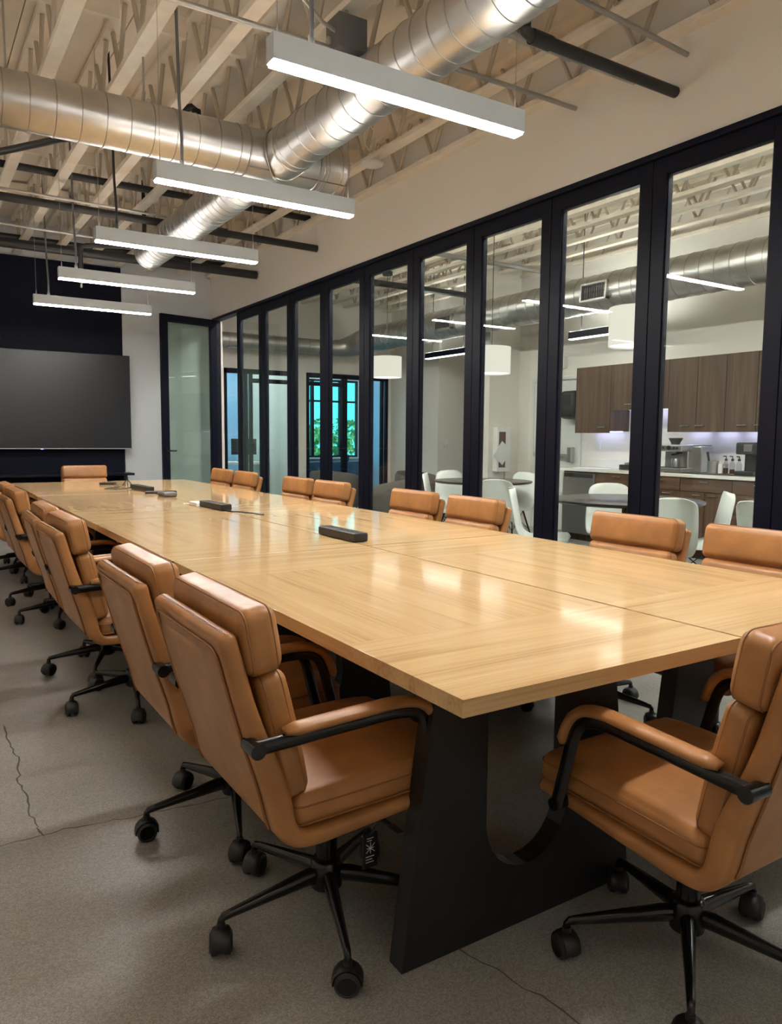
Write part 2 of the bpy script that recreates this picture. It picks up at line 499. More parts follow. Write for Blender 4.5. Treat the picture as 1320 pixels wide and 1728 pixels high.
# glass partition: header track, fixed leaves, one open leaf
tr = MB()
tr.rbox((PX + 0.04, (YR + YH) / 2, HZ - 0.018), (0.115, YH - YR, 0.036), 0.003)
tr.rbox((PX + 0.04, (YR + YH) / 2, 0.008), (0.10, YH - YR, 0.016), 0.003)
tr.rbox((PX + 0.04, YH + 0.02, HZ / 2), (0.115, 0.04, HZ), 0.003)
struct(tr.build('trim_1', M['frame']))
LEAF_W = 0.757 * S
def leaf_parts(root, w, gl, handle):
    """leaf along local +y from 0 to w, thickness along x"""
    st, top, bot, z0, z1 = 0.094, 0.092, 0.10, 0.02, HZ - 0.036
    f = MB()
    e = 0.0025
    f.rbox((0, st / 2 + e, (z0 + z1) / 2), (0.055, st, z1 - z0), 0.003)
    f.rbox((0, w - st / 2 - e, (z0 + z1) / 2), (0.055, st, z1 - z0), 0.003)
    f.rbox((0, w / 2, z1 - top / 2), (0.055, w - 2 * st, top), 0.003)
    f.rbox((0, w / 2, z0 + bot / 2), (0.055, w - 2 * st, bot), 0.003)
    # glazing bead
    for y in (st + 0.006, w - st - 0.006): f.box(-0.018, 0.018, y - 0.005, y + 0.005, z0 + bot, z1 - top)
    f.box(-0.018, 0.018, st, w - st, z1 - top - 0.01, z1 - top)
    f.build('frame', M['frame'], root)
    g = MB(); g.box(-0.009, 0.009, st, w - st, z0 + bot, z1 - top)
    g.build('glass_pane', gl, root, smooth=False)
    if handle:
        hb = MB()
        for s in (-1, 1):
            hb.rbox((s * 0.032, w - 0.05, 1.0), (0.012, 0.035, 0.20), 0.004)
            hb.tube([(s * 0.038, w - 0.05, 1.03), (s * 0.075, w - 0.05, 1.03), (s * 0.08, w - 0.065, 1.03), (s * 0.08, w - 0.17, 1.03)], 0.009, 8)
        hb.build('handle', M['black'], root)
y = YH - LEAF_W
i = 1
first = None
while y - LEAF_W > YR:
    if first is None:
        first = sempty('door_1', (PX + 0.04, y - LEAF_W, 0))
        leaf_parts(first, LEAF_W, M['glass'], False)
    else:
        i += 1
        c = copy_tree(first); c.name = 'door_%d' % i; c.location = (PX + 0.04, y - LEAF_W, 0)
    y -= LEAF_W
struct(B('wall_end', M['frame'], PX, PX + 0.1, YR, y, 0, HZ))
op = sempty('door_12', (PX, 9.545 * S, 0), math.atan2(-(2.615 * S - PX), (9.37 - 9.545) * S))
leaf_parts(op, 0.775 * S, M['glass_door'], True)

# ------------------------------------------------------------------ ceiling joists
WEB = [None]
def joist(xc, y0, y1, k, blocks):
    Ln = y1 - y0
    room = 'meeting room' if xc < PX else 'cafe'
    n_from = int(round((PX - 0.05 - xc) / (0.3705 * S))) if xc < PX else int(round((xc - 3.7315 * S) / (0.3705 * S)))
    t = thing('ceiling_joist', 'white open-web ceiling joist over the %s, %s from the glass wall' % (room, ORD[n_from]), 'joist', (xc, y0, ZJ), 0, 'open-web joists over the ' + room)
    b = MB(); b.rbox((0, Ln / 2, 0.02), (0.087, Ln, 0.04), 0.003); b.build('bottom_chord', M['joist'], t)
    b = MB(); b.rbox((0, Ln / 2, ZD - ZJ - 0.021), (0.087, Ln, 0.04), 0.003); b.build('top_chord', M['joist'], t)
    yy = 0.30 + 0.11 * (k % 3)
    while yy < Ln - 0.25:
        if WEB[0] is None:
            wb = MB()
            for s_ in (-1, 1):
                wb.tube([(s_ * 0.008, s_ * 0.018, 0.045), (s_ * 0.008, s_ * 0.20, ZD - ZJ - 0.045)], 0.0155, 6)
            wb.box(-0.012, 0.012, -0.045, 0.045, 0.038, 0.06)
            WEB[0] = wb.build('web_strut', M['web'], t)
            o = WEB[0]
        else:
            o = WEB[0].copy(); C.objects.link(o); o.parent = t
        o.location = (0, yy, 0)
        yy += 0.52
    for yb in blocks:
        b = MB(); b.rbox((0.1852 * S, yb - y0, ZD - ZJ - 0.10), (0.31, 0.038, 0.13), 0.002)
        b.build('blocking', M['joist'], t)
    return t
rb = random.Random(3)
for k in range(-3, 8):
    xc = (0.767 + 0.3705 * k) * S
    bl = [y_ + 0.06 * (k % 2) + rb.uniform(-.05, .05) for y_ in (3.95, 5.05, 6.4, 7.8, 9.2)] if k < 7 else []
    joist(xc, YR + 0.02, YF - 0.02, k, bl)
for k in range(8, 17):
    xc = (3.7315 + 0.3705 * (k - 8)) * S
    bl = [y_ + rb.uniform(-.2, .2) for y_ in (3.0, 5.4, 7.8)] if k < 16 else []
    joist(xc, YR + 0.02, YB - 0.02, k, bl)

# ------------------------------------------------------------------ pendant lights over the table
def pendant(xc, yc, label, drop, feed_x, led='led', grp='white linear pendants over the table'):
    t = thing('pendant_light', label, 'pendant light', (xc, yc, 2.6), 0, grp)
    L2 = 0.61
    h = MB()
    h.rbox((0, 0, 0.056), (2 * L2, 0.068, 0.095), 0.002)
    h.build('housing', M['alu'], t)
    d = MB(); d.rbox((0, 0, 0.004), (2 * L2 - 0.012, 0.058, 0.012), 0.002)
    d.build('diffuser', M[led], t)
    d = MB(); d.rbox((0, 0, 0.1018), (2 * L2 - 0.012, 0.058, 0.0042), 0.0002)
    d.build('added_uplight_lens', M['fill_up_side' if led == 'fill_side' else 'fill_up'], t)  # upward glow added to brighten the ceiling, unseen from below
    top = ZD - 2.6
    for s in (-1, 1):
        c = MB(); c.tube([(s * 0.58, 0, 0.10), (s * 0.58, 0, top)], 0.0016, 5)
        c.cyl((s * 0.58, 0, 0.10), (s * 0.58, 0, 0.145), 0.005, 0.003, 8)
        c.build('suspension_cable', M['conduit'], t)
    f = MB()
    P = [(feed_x, 0, 0.10), (feed_x + .002, 0, 0.25), (feed_x - .006, 0.01, 0.45), (feed_x - .014, 0.015, top - 0.35), (feed_x - 0.02, 0.03, top)]
    f.tube(P, 0.009, 8)
    f.cyl((feed_x, 0, 0.10), (feed_x, 0, 0.135), 0.014, 0.012, 10)
    f.build('power_conduit', M['greybox'] if drop else M['pipe'], t)
    return t
PL = [1.19, 2.725, 4.265, 5.80, 7.345, 8.90]
nm = ['first', 'second', 'third', 'fourth', 'fifth', 'sixth']
for k, yy in enumerate(PL):
    if k == 0:
        pendant(1.80, yy, 'white linear pendant light over the front end of the table', True, -0.40)
    else:
        pendant(1.80, yy, 'white linear LED pendant, %s from the dark television wall' % ORD[5 - k], k != 3, -0.46 if k > 1 else -0.44)

for k, yy in enumerate((1.19, 4.265, 7.345)):  # out-of-view pendants added as fill for chair backs and ceiling
    pendant(-1.25, yy, 'added fill pendant over the walkway by the plain wall, %s from the rear wall' % ORD[k], True, -0.44, 'fill_side', 'added fill pendants out of view')

pendant(0.55, -1.0, 'added fill pendant near the rear wall, off the front end of the table', True, -0.44, 'fill_rear', 'added fill pendants out of view')  # unseen pendant added to brighten the floor at the front

# ------------------------------------------------------------------ ducts
def duct_body(mb, p0, p1, r, pitch=0.135, n=40):
    p0, p1 = Vector(p0), Vector(p1)
    d = (p1 - p0); Ln = d.length; d.normalize()
    T = Matrix.Translation(p0) @ d.to_track_quat('Z', 'Y').to_matrix().to_4x4()
    mb.lathe([(r, 0), (r, Ln)], n, 0, T)
    z = pitch * 0.5
    while z < Ln - 0.01:
        mb.lathe([(r - .001, z - .0045), (r + .0038, z - .002), (r + .0038, z + .002), (r - .001, z + .0045)], n, 1, T)
        z += pitch
DX, DY, DZ, DR = 2.17, 4.855, 3.08, 0.150
duct = thing('air_duct', 'galvanised spiral air duct with a crossing tee under the joists', 'duct', (0, 0, 0))
m1 = MB(); duct_body(m1, (-2.25, DY, DZ), (DX - 0.24, DY, DZ), DR, 0.135); m1.build('main_run', [M['galv'], M['galv_d']], duct)
m2 = MB()
m2.lathe([(DR, 0), (DR, 0.24)], 40, 0, Matrix.Translation((DX - 0.24, DY, DZ)) @ Vector((1, 0, 0)).to_track_quat('Z', 'Y').to_matrix().to_4x4())
m2.lathe([(DR, 0), (DR, 0.26)], 40, 0, Matrix.Translation((DX, DY, DZ)) @ Vector((1, 0, 0)).to_track_quat('Z', 'Y').to_matrix().to_4x4())
for xx in (DX - 0.24, DX + 0.26):
    m2.lathe([(DR, -.008), (DR + .006, -.004), (DR + .006, .004), (DR, .008)], 40, 1, Matrix.Translation((xx, DY, DZ)) @ Vector((1, 0, 0)).to_track_quat('Z', 'Y').to_matrix().to_4x4())
# riveted lower flange of the tee
m2.box(DX - 0.24, DX + 0.48, DY - DR * 0.62 - 0.004, DY - DR * 0.62 + 0.004, DZ - DR * 0.80 - 0.004, DZ - DR * 0.80 + 0.004, 1)
m2.build('tee_fitting', [M['galv'], M['galv_d']], duct)
m3 = MB()
Tc = Matrix.Translation((DX + 0.26, DY, DZ)) @ Vector((1, 0, 0)).to_track_quat('Z', 'Y').to_matrix().to_4x4()
m3.lathe([(DR + .003, 0.0), (DR + .003, 0.19), (DR + .006, 0.195), (DR + .006, 0.20), (DR - .004, 0.215), (DR - .02, 0.22), (0.0001, 0.22)], 40, 0, Tc)
for z in (0.03, 0.055, 0.16):
    m3.lathe([(DR + .003, z - .004), (DR + .007, z), (DR + .003, z + .004)], 40, 1, Tc)
m3.build('end_cap', [M['galv'], M['galv_d']], duct)
m4 = MB(); duct_body(m4, (DX, DY - DR - 0.10, DZ), (DX, -1.8, DZ), DR, 0.135); m4.build('branch_run', [M['galv'], M['galv_d']], duct)
m5 = MB(); duct_body(m5, (DX, DY, DZ), (DX, 8.02, DZ), DR, 0.10)
T5 = Matrix.Translation((DX, 8.02, DZ)) @ Vector((0, 1, 0)).to_track_quat('Z', 'Y').to_matrix().to_4x4()
m5.lathe([(DR, -0.03), (DR + .006, -0.025), (DR + .006, 0.0), (DR - .004, 0.004), (0.0001, 0.004)], 40, 1, T5)
m5.build('branch_run', [M['galv'], M['galv_d']], duct)
m6 = MB()
Ts = Matrix.Translation((DX, DY - 0.02, DZ)) @ Vector((0, -1, 0)).to_track_quat('Z', 'Y').to_matrix().to_4x4()
m6.lathe([(DR + .004, 0.0), (DR + .004, 0.23), (DR + .008, 0.235), (DR + .004, 0.24)], 40, 0, Ts)
# curved saddle lip where the branch meets the main run
sp = []
for k in range(48):
    a = 2 * math.pi * k / 48
    xx, zz = (DR + .012) * math.cos(a), (DR + .010) * math.sin(a)
    yy = -math.sqrt(max(0, (DR + .012) ** 2 - min(abs(zz), DR) ** 2))
    sp.append((DX + xx, DY + yy * 0.98 - 0.012, DZ + zz * 0.985))
m6.tube(sp, 0.006, 6, 1, closed=True)
m6.build('tee_saddle', [M['galv'], M['galv_d']], duct)
for xx in (0.55, 1.30):
    h = MB(); h.tube([(xx, DY, DZ + DR - .005), (xx, DY, ZD)], 0.006, 6); h.build('hanger_rod', M['conduit'], duct)
for yy in (2.0, 6.6):
    h = MB(); h.tube([(DX, yy, DZ + DR - .005), (DX, yy, ZD)], 0.006, 6); h.build('hanger_rod', M['conduit'], duct)

# ------------------------------------------------------------------ pipes, conduits, ceiling devices
def pipe(name, pts, r, mat, label, cat, extra=(), scale=True):
    if scale:
        pts = [sc(p) for p in pts]; r *= S; extra = [(sc(a), sc(b_), rr * S) for a, b_, rr in extra]
    b = MB(); b.tube(pts, r, 12)
    for (p0, p1, rr) in extra: b.cyl(p0, p1, rr, rr, 14)
    return tag(b.build(name, mat), label, cat)
pipe('sprinkler_pipe', [(2.362, 2.663, 3.44), (2.362, 2.663, 3.06), (2.375, 2.663, 3.02), (2.41, 2.663, 3.005), (3.40, 2.663, 3.005)], 0.027, M['pipe'],
     'thick black sprinkler pipe ending at the wall above the glass', 'pipe', [((2.41, 2.663, 3.005), (2.52, 2.663, 3.005), 0.033), ((2.362, 2.663, 3.02), (2.362, 2.663, 3.09), 0.034)])
pipe('conduit_pipe', [(2.36, 2.93, 3.158), (3.40, 2.93, 3.158)], 0.019, M['conduit'], 'pale grey conduit beside the thick black sprinkler pipe', 'pipe',
     [((2.86, 2.93, 3.158), (2.92, 2.93, 3.158), 0.025)])
pipe('conduit_pipe', [(2.35, 3.358, 3.165), (3.40, 3.358, 3.165)], 0.013, M['conduit'], 'thin grey conduit ending at the wall above the first pendant', 'pipe')
pipe('conduit_pipe', [(1.9, 2.602, 3.235), (3.40, 2.602, 3.165)], 0.013, M['conduit'], 'thin grey conduit crossing joists above the thick black pipe', 'pipe')
pipe('conduit_pipe', [(-0.4, 3.40, 3.07), (1.79, 3.40, 3.09)], 0.013, M['conduit'], 'pale conduit running across the joists to the grey box', 'pipe')
pipe('sprinkler_pipe', [(0.3, 6.62, 3.19), (0.97, 5.68, 3.213), (1.45, 5.2, 3.222), (1.55, 5.11, 3.25), (1.62, 5.07, 3.345), (1.66, 5.06, 3.36), (1.685, 5.055, 3.345), (1.69, 5.05, 3.20)], 0.024, M['pipe'],
     'black sprinkler pipe slanting over the duct to an elbow', 'pipe', [((1.688, 5.052, 3.345), (1.69, 5.05, 3.30), 0.030)])
pipe('strut_rail', [(-1.8, 6.86, 3.345), (3.40, 6.86, 3.345)], 0.030, M['pipe'], 'black rail threaded between the joist webs, behind the second pendant', 'rail')
pipe('sprinkler_pipe', [(-1.8, 6.70, 3.075), (3.40, 6.70, 3.03)], 0.033, M['pipe'], 'dark pipe across the room under the joists, ending above the glass', 'pipe',
     [((2.4, 6.70, 3.043), (2.5, 6.70, 3.042), 0.04)])
pipe('conduit_pipe', [(-1.8, 6.56, 3.10), (2.0, 6.56, 3.06)], 0.011, M['conduit'], 'pale conduit in front of the dark cross pipe', 'pipe')
pipe('conduit_pipe', [(-1.8, 7.9, 3.17), (1.6, 7.9, 3.13)], 0.013, M['conduit'], 'pale conduit nearest the navy wall', 'pipe')
pipe('strut_rail', [(-1.8, 9.2, 3.33), (3.40, 9.2, 3.33)], 0.03, M['pipe'], 'black rail between the joist webs nearest the navy wall', 'rail')
pipe('sprinkler_pipe', [(-1.8, 8.157, 3.03), (3.38, 8.157, 3.03)], 0.045, M['pipe'], 'thick dark pipe along the top of the navy wall', 'pipe')

sh = thing('fire_sprinkler', 'silver fire sprinkler hanging on a black elbow before the navy wall', 'sprinkler', sc((1.40, 7.4, CAM_Z)))
sh.scale = (S, S, S)
b = MB(); b.tube([(0.55, 0, 1.75), (0.04, 0, 1.695), (0.0, 0, 1.68), (-.01, 0, 1.635), (-.01, 0, 1.485)], 0.021, 10)
b.tube([(0.55, 0, 1.75), (0.56, 0, 1.95), (0.56, 0, 2.35)], 0.02, 8); b.build('drop_pipe', M['pipe'], sh)
b = MB(); b.lathe([(0.0001, 1.315), (0.012, 1.325), (0.012, 1.365), (0.03, 1.425), (0.03, 1.445), (0.02, 1.485)], 14, 0, Matrix.Translation((-.01, 0, 0))); b.build('head', M['steel'], sh)

jb = thing('junction_box', 'dark grey electrical box between the joists above the first pendant', 'electrical box', sc((1.865, 3.36, 3.06)))
b = MB(); b.rbox((0, 0, 0.085), (0.17, 0.15, 0.17), 0.004); b.build('box', M['greybox'], jb)
b = MB(); b.cyl((-.10, 0.03, 0.06), (-.08, 0.03, 0.06), 0.02, 0.02, 12); b.cyl((0.08, -.02, 0.05), (0.2, -.02, 0.05), 0.012, 0.012, 10)
b.cyl((0, 0, 0.16), (0, 0, ZD - zs(3.06)), 0.01, 0.01, 8); b.build('connector', M['conduit'], jb)
ap = thing('wifi_access_point', 'white round disc device hanging under the joists beside the duct end', 'access point', sc((2.92, 4.87, 3.19)))
b = MB(); b.lathe([(0.0001, -.022), (0.05, -.02), (0.085, -.006), (0.09, 0.008), (0.07, 0.014), (0.0001, 0.014)], 32); b.build('disc', M['white'], ap)
b = MB()
lp = [(0.05, 0.0, 0.01), (0.06, 0.01, 0.08)] + [(0.0 + 0.05 * math.cos(a), 0.05, 0.22 + 0.10 * math.sin(a)) for a in [k / 16 * 4 * math.pi - 0.9 for k in range(26)]]
b.tube(lp, 0.006, 6); b.build('cable_loop', M['white'], ap)
pipe('flexible_conduit', [(1.20, 2.9, 3.235), (1.40, 3.05, 3.21), (1.56, 3.2, 3.15), (1.70, 3.3, 3.14), (1.80, 3.34, 3.14)], 0.009, M['conduit'], 'grey flexible conduit curling from the grey box', 'conduit')

# ------------------------------------------------------------------ table: two rows of four oak tables
TX0, TXM, TX1, TY0, TL, TZ = 0.852, 1.736, 2.620, 1.083, 1.845, 0.7475
TT = 0.036
TW = TXM - TX0
U = [(-0.384, 0.0), (-0.292, TZ - TT), (-0.140, TZ - TT), (-0.140, 0.29)]
for k in range(1, 12):
    a = math.pi + math.pi * k / 12
    U.append((0.135 * math.cos(a) - 0.003 + 0.0, 0.29 + 0.135 * math.sin(a)))
U += [(0.134, 0.29), (0.134, TZ - TT), (0.294, TZ - TT), (0.386, 0.0)]
def make_table():
    t = thing('meeting_table', '', 'table', (0, 0, 0))
    g = 0.005
    top = MB()
    b1, b2 = 0.45, TL - 0.43
    for (y0, y1, mi) in ((g, b1, 1), (b1, b2, 0), (b2, TL - g, 1)):
        top.rbox((0, (y0 + y1) / 2, TZ - TT / 2), (TW - 2 * g, y1 - y0, TT), 0.0005, 1, mi)
    top.build('tabletop', [M['oak_y'], M['oak_x']], t, angle=60)
    for y0 in (0.282, TL - 0.282 - 0.054):
        p = MB(); p.prism(U, y0, y0 + 0.054)
        lg = p.build('leg_panel', M['leg'], t, smooth=False)
        f = MB()
        for s in (-0.33, 0.33): f.cyl((s, y0 + 0.027, 0.0), (s, y0 + 0.027, 0.012), 0.018, 0.018, 12)
        f.build('foot_glide', M['plastic'], lg)
    a = MB(); a.box(-TW / 2 + .004, TW / 2 - .004, TL - 0.003, TL + 0.003, TZ - TT, TZ - 0.0006); a.build('gap_shade_strip', M['gap'], t, smooth=False)  # near-black strip stands in for the shade between tables
    a = MB()
    for s in (-0.2, 0.2): a.rbox((s, TL / 2, TZ - TT - 0.02), (0.04, TL - 0.62, 0.04), 0.002)
    a.build('apron_rail', M['leg'], t)
    return t
tb = make_table()
n = 0
side = {0: 'row by the open floor', 1: 'row by the glass wall'}
for r_ in range(2):
    for k in range(4):
        o = tb if n == 0 else copy_tree(tb)
        o.location = ((TX0 + TXM) / 2 if r_ == 0 else (TXM + TX1) / 2, TY0 + k * TL, 0)
        o['label'] = 'oak meeting table, %s from the front end in the %s' % (ORD[k], side[r_])
        o['group'] = 'oak tables pushed together'
        n += 1

# ------------------------------------------------------------------ office chairs
def sweep_shell(path, wid, thk, rr=0.014, round_end=0.0):
    """leather shell: rounded slab swept along PATH (y, z); WID, THK functions of 0..1"""
    mb = MB()
    P = [Vector((0, a, b)) for a, b in path]
    k = len(P)
    nseg = 3
    vs, fs = [], []
    for i in range(k):
        t = (P[min(i + 1, k - 1)] - P[max(i - 1, 0)]).normalized()
        nn = t.cross(Vector((1, 0, 0)))      # toward the sitter
        s = i / (k - 1)
        w_, th = wid(s) / 2, thk(s)
        if i in (0, k - 1): w_ -= rr * 0.6; th_in = rr * 0.5
        else: th_in = 0
        r_ = min(rr, th * 0.48)
        ring = []
        for (cx_, cn, a0) in ((w_ - r_, th - r_ - th_in, 0), (-w_ + r_, th - r_ - th_in, 90), (-w_ + r_, r_ + th_in, 180), (w_ - r_, r_ + th_in, 270)):
            for q in range(nseg + 1):
                a = R(a0 + 90 * q / nseg)
                ring.append(P[i] + Vector((1, 0, 0)) * (cx_ + r_ * math.cos(a)) + nn * (cn + r_ * math.sin(a)))
        vs += ring
    n_ = 4 * (nseg + 1)
    if round_end > 0:
        t = (P[-1] - P[-2]).normalized(); nn = t.cross(Vector((1, 0, 0)))
        th, w_ = thk(1.0), wid(1.0) / 2
        vs = vs[:-n_]
        for a_ in (0, 22, 45, 67, 88):
            q_ = math.radians(a_); ins = th * 0.5 * (1 - math.cos(q_)) * 0.96; win = round_end * (1 - math.cos(q_))
            r_ = min(rr, th * 0.48) * (0.25 + 0.75 * math.cos(q_))
            o_ = P[-1] + t * (round_end * 0.8 * math.sin(q_))
            for (sx, cn, a0) in ((1, th - r_ - ins, 0), (-1, th - r_ - ins, 90), (-1, r_ + ins, 180), (1, r_ + ins, 270)):
                for q in range(nseg + 1):
                    a = R(a0 + 90 * q / nseg)
                    vs.append(o_ + Vector((1, 0, 0)) * (sx * (w_ - win - r_) + r_ * math.cos(a)) + nn * (cn + r_ * math.sin(a)))
        k += 4
    for i in range(k - 1):
        for j in range(n_):
            fs.append((i * n_ + j, i * n_ + (j + 1) % n_, (i + 1) * n_ + (j + 1) % n_, (i + 1) * n_ + j))
    fs.append(tuple(reversed(range(n_)))); fs.append(tuple((k - 1) * n_ + j for j in range(n_)))
    mb.add(vs, fs)
    return mb
def smooth_path(pts, sub=6):
    out = []
    n_ = len(pts)
    for i in range(n_ - 1):
        p0, p1, p2, p3 = [Vector(pts[max(0, min(n_ - 1, i + d))]) for d in (-1, 0, 1, 2)]
        for k in range(sub):
            t = k / sub
            out.append(0.5 * ((2 * p1) + (-p0 + p2) * t + (2 * p0 - 5 * p1 + 4 * p2 - p3) * t * t + (-p0 + 3 * p1 - 3 * p2 + p3) * t ** 3))
    out.append(Vector(pts[-1]))
    return out
def pad(c, size, tilt, front_bulge, r=0.03, mat='tan', name='pad', parent=None, axis='y', inset=0.012):
    """upholstered pad: rounded, puffed on its sitting face, with piping along both rims. Local pad axes: x wide, y through, z up"""
    T = Matrix.Translation(c) @ Matrix.Rotation(tilt, 4, 'X')
    def bl(q, u):
        f = (1 - u[0] ** 2) * (1 - u[2] ** 2)
        q = q.copy()
        q.y += front_bulge * max(0, f) ** 0.6 * (1 if u[1] > -0.2 else 0.0)
        q.x *= 1 + 0.012 * (1 - u[2] ** 2)
        return q
    b = MB(); b.rbox((0, 0, 0), size, r, 4, 0, T, 8, bl)
    o = b.build(name, M[mat], parent, angle=180)
    pp = MB()
    for yy, e in ((size[1] / 2 - r * 0.55, 0.0), ):
        hx, hz = size[0] / 2 - r * 0.10, size[2] / 2 - r * 0.10
        rr = r * 0.9
        loop = []
        for (cx_, cz_, a0) in ((hx - rr, hz - rr, 0), (-hx + rr, hz - rr, 90), (-hx + rr, -hz + rr, 180), (hx - rr, -hz + rr, 270)):
            for q in range(6):
                a = R(a0 + 90 * q / 5); loop.append((cx_ + rr * math.cos(a), yy, cz_ + rr * math.sin(a)))
        loop = [(x_ * (1 + 0.012 * (1 - (z_ / (size[2] / 2)) ** 2)), y_, z_) for x_, y_, z_ in loop]
        pp.tube(loop, 0.0021, 6, 0, closed=True, T=T)
    loop2 = []
    yy = -size[1] / 2 + r * 0.5
    hx, hz = size[0] / 2 - r * 0.10, size[2] / 2 - r * 0.10
    for (cx_, cz_, a0) in ((hx - r, hz - r, 0), (-hx + r, hz - r, 90), (-hx + r, -hz + r, 180), (hx - r, -hz + r, 270)):
        for q in range(6):
            a = R(a0 + 90 * q / 5); loop2.append((cx_ + r * math.cos(a), yy, cz_ + r * math.sin(a)))
    loop2 = [(x_ * (1 + 0.012 * (1 - (z_ / (size[2] / 2)) ** 2)), y_, z_) for x_, y_, z_ in loop2]
    pp.tube(loop2, 0.0021, 6, 0, closed=True, T=T)
    pp.build('piping', M['seam'], o)
    return o

def make_chair():
    t = thing('office_chair', '', 'chair', (0, 0, 0))
    prof = smooth_path([(0.268, 0.374), (0.20, 0.369), (0.08, 0.361), (-0.06, 0.352), (-0.15, 0.348), (-0.207, 0.359), (-0.247, 0.402), (-0.270, 0.49),
                        (-0.296, 0.575), (-0.322, 0.665), (-0.345, 0.75), (-0.366, 0.83)], 5)
    prof = [(p.x, p.y) for p in prof]
    def wid(s): return 0.478 + 0.022 * math.sin(math.pi * min(1, max(0, (s - 0.1) / 0.75)))
    def thk(s):
        if s < 0.4: return 0.030 + 0.010 * min(1, s / 0.4)
        return 0.040 + 0.006 * min(1, (s - 0.4) / 0.3) + 0.014 * math.exp(-((s - 0.62) / 0.13) ** 2) - 0.004 * s
    sweep_shell(prof[:-1], wid, thk, round_end=0.022).build('seat_shell', M['tan'], t, angle=60)
    # outer back panel, sewn on with a piped rim
    bp = [p for p in prof if p[1] > 0.395 and p[0] < -0.2]
    P3 = []
    def offs(pts, d):
        out = []
        for i, p in enumerate(pts):
            a, b_ = pts[max(0, i - 1)], pts[min(len(pts) - 1, i + 1)]
            tt = Vector((0, b_[0] - a[0], b_[1] - a[1])).normalized(); nn = tt.cross(Vector((1, 0, 0)))
            out.append((p[0] - nn.y * d, p[1] - nn.z * d))
        return out
    bpo = offs(bp[:-3], 0.0035)
    bpo = bpo[:-1] + [(bpo[-1][0] + 0.004, bpo[-1][1])]
    pan = sweep_shell(bpo, lambda s: 0.428, lambda s: 0.010, 0.004)
    po = pan.build('back_panel', M['tan'], t, angle=60)
    rim = MB()
    edge = offs(bp[:-3], 0.0035)
    ex, ey = edge[-1]
    top_ = [(0.214 - 0.03 * (1 - math.cos(q * math.pi / 8)), ex - 0.024 * math.sin(q * math.pi / 8) * 0.26, ey + 0.024 * math.sin(q * math.pi / 8)) for q in range(5)]
    loop = [(0.214, a, b_) for a, b_ in edge[:-1]] + top_ + [(-x_, a, b_) for x_, a, b_ in reversed(top_)] + [(-0.214, a, b_) for a, b_ in reversed(edge[:-1])]
    rim.tube(loop, 0.0036, 6, 0)
    rim.build('piping', M['seam'], po)
    # cushions
    pad((0, 0.038, 0.437), (0.470, 0.075, 0.462), R(-90) + R(-2.2), 0.018, 0.030, name='seat_cushion', parent=t) if False else None
    Ts = Matrix.Translation((0, 0.036, 0.434)) @ Matrix.Rotation(R(2.4), 4, 'X')
    def sb(q, u):
        q = q.copy(); f = max(0, (1 - u[0] ** 2) * (1 - u[1] ** 2)) ** 0.6
        if u[2] > -0.2: q.z += 0.020 * f
        if u[1] > 0: q.z -= 0.012 * u[1] ** 4
        return q
    s = MB(); s.rbox((0, 0, 0), (0.472, 0.468, 0.078), 0.027, 4, 0, Ts, 8, sb)
    so = s.build('seat_cushion', M['tan'], t, angle=180)
    pp = MB()
    for zz, rad in ((0.014, 0.0022), (-0.026, 0.0022)):
        hx, hy, rr = 0.2365, 0.2345, 0.028
        loop = []
        for (cx_, cy_, a0) in ((hx - rr, hy - rr, 0), (-hx + rr, hy - rr, 90), (-hx + rr, -hy + rr, 180), (hx - rr, -hy + rr, 270)):
            for q in range(6):
                a = R(a0 + 90 * q / 5); loop.append((cx_ + rr * math.cos(a), cy_ + rr * math.sin(a), zz - (0.005 if cy_ > 0 else 0)))
        pp.tube(loop, rad, 5, 0, closed=True, T=Ts)
    pp.build('piping', M['seam'], so)
    pad((0, -0.2195, 0.603), (0.468, 0.066, 0.292), R(12.5), 0.016, 0.025, name='back_cushion', parent=t)
    pad((0, -0.272, 0.816), (0.480, 0.082, 0.146), R(9.5), 0.010, 0.026, name='headrest', parent=t)
    # arms
    ap_ = smooth_path([(-0.300, 0.606), (-0.18, 0.611), (-0.04, 0.617), (0.045, 0.619), (0.098, 0.607), (0.126, 0.570), (0.145, 0.50), (0.178, 0.375)], 5)
    for sx in (-1, 1):
        a = MB()
        pts = [(sx * 0.264, p.x, p.y) for p in ap_]
        a.tube(pts, 0.0135, 10, 0, flat=(1.25, 0.8), upv=(0, 0, 1))
        a.cyl((sx * 0.225, -0.300, 0.606), (sx * 0.283, -0.300, 0.606), 0.0165, 0.0165, 14)
        a.cyl((sx * 0.225, 0.176, 0.383), (sx * 0.277, 0.176, 0.383), 0.0150, 0.0150, 12)
        ao = a.build('armrest', M['black'], t, angle=50)
        q = MB()
        up_ = []
        for i in range(len(ap_)):
            p = ap_[i]; a0, a1 = ap_[max(0, i - 1)], ap_[min(len(ap_) - 1, i + 1)]
            d = (a1 - a0).normalized(); nn = Vector((-d.y, d.x))
            if p.x > -0.243 and (p.y > 0.53): up_.append((sx * 0.264, p.x + nn.x * 0.022, p.y + nn.y * 0.022))
        nk = len(up_)
        q.tube(up_, [0.014 * (0.62 if i in (0, nk - 1) else 1) for i in range(nk)], 12, 0, flat=(0.95, 1.75), upv=(0, 0, 1))
        q.build('arm_pad', M['tan'], ao, angle=180)
    # mechanism, column, hub
    mch = MB(); mch.rbox((0, -0.02, 0.330), (0.15, 0.22, 0.045), 0.008)
    mch.lathe([(0.034, 0.27), (0.04, 0.32)], 16, 0)
    mo = mch.build('tilt_mechanism', M['plastic'], t)
    lv = MB(); lv.tube([(0.06, 0.04, 0.335), (0.13, 0.05, 0.328), (0.22, 0.06, 0.322)], 0.006, 8)
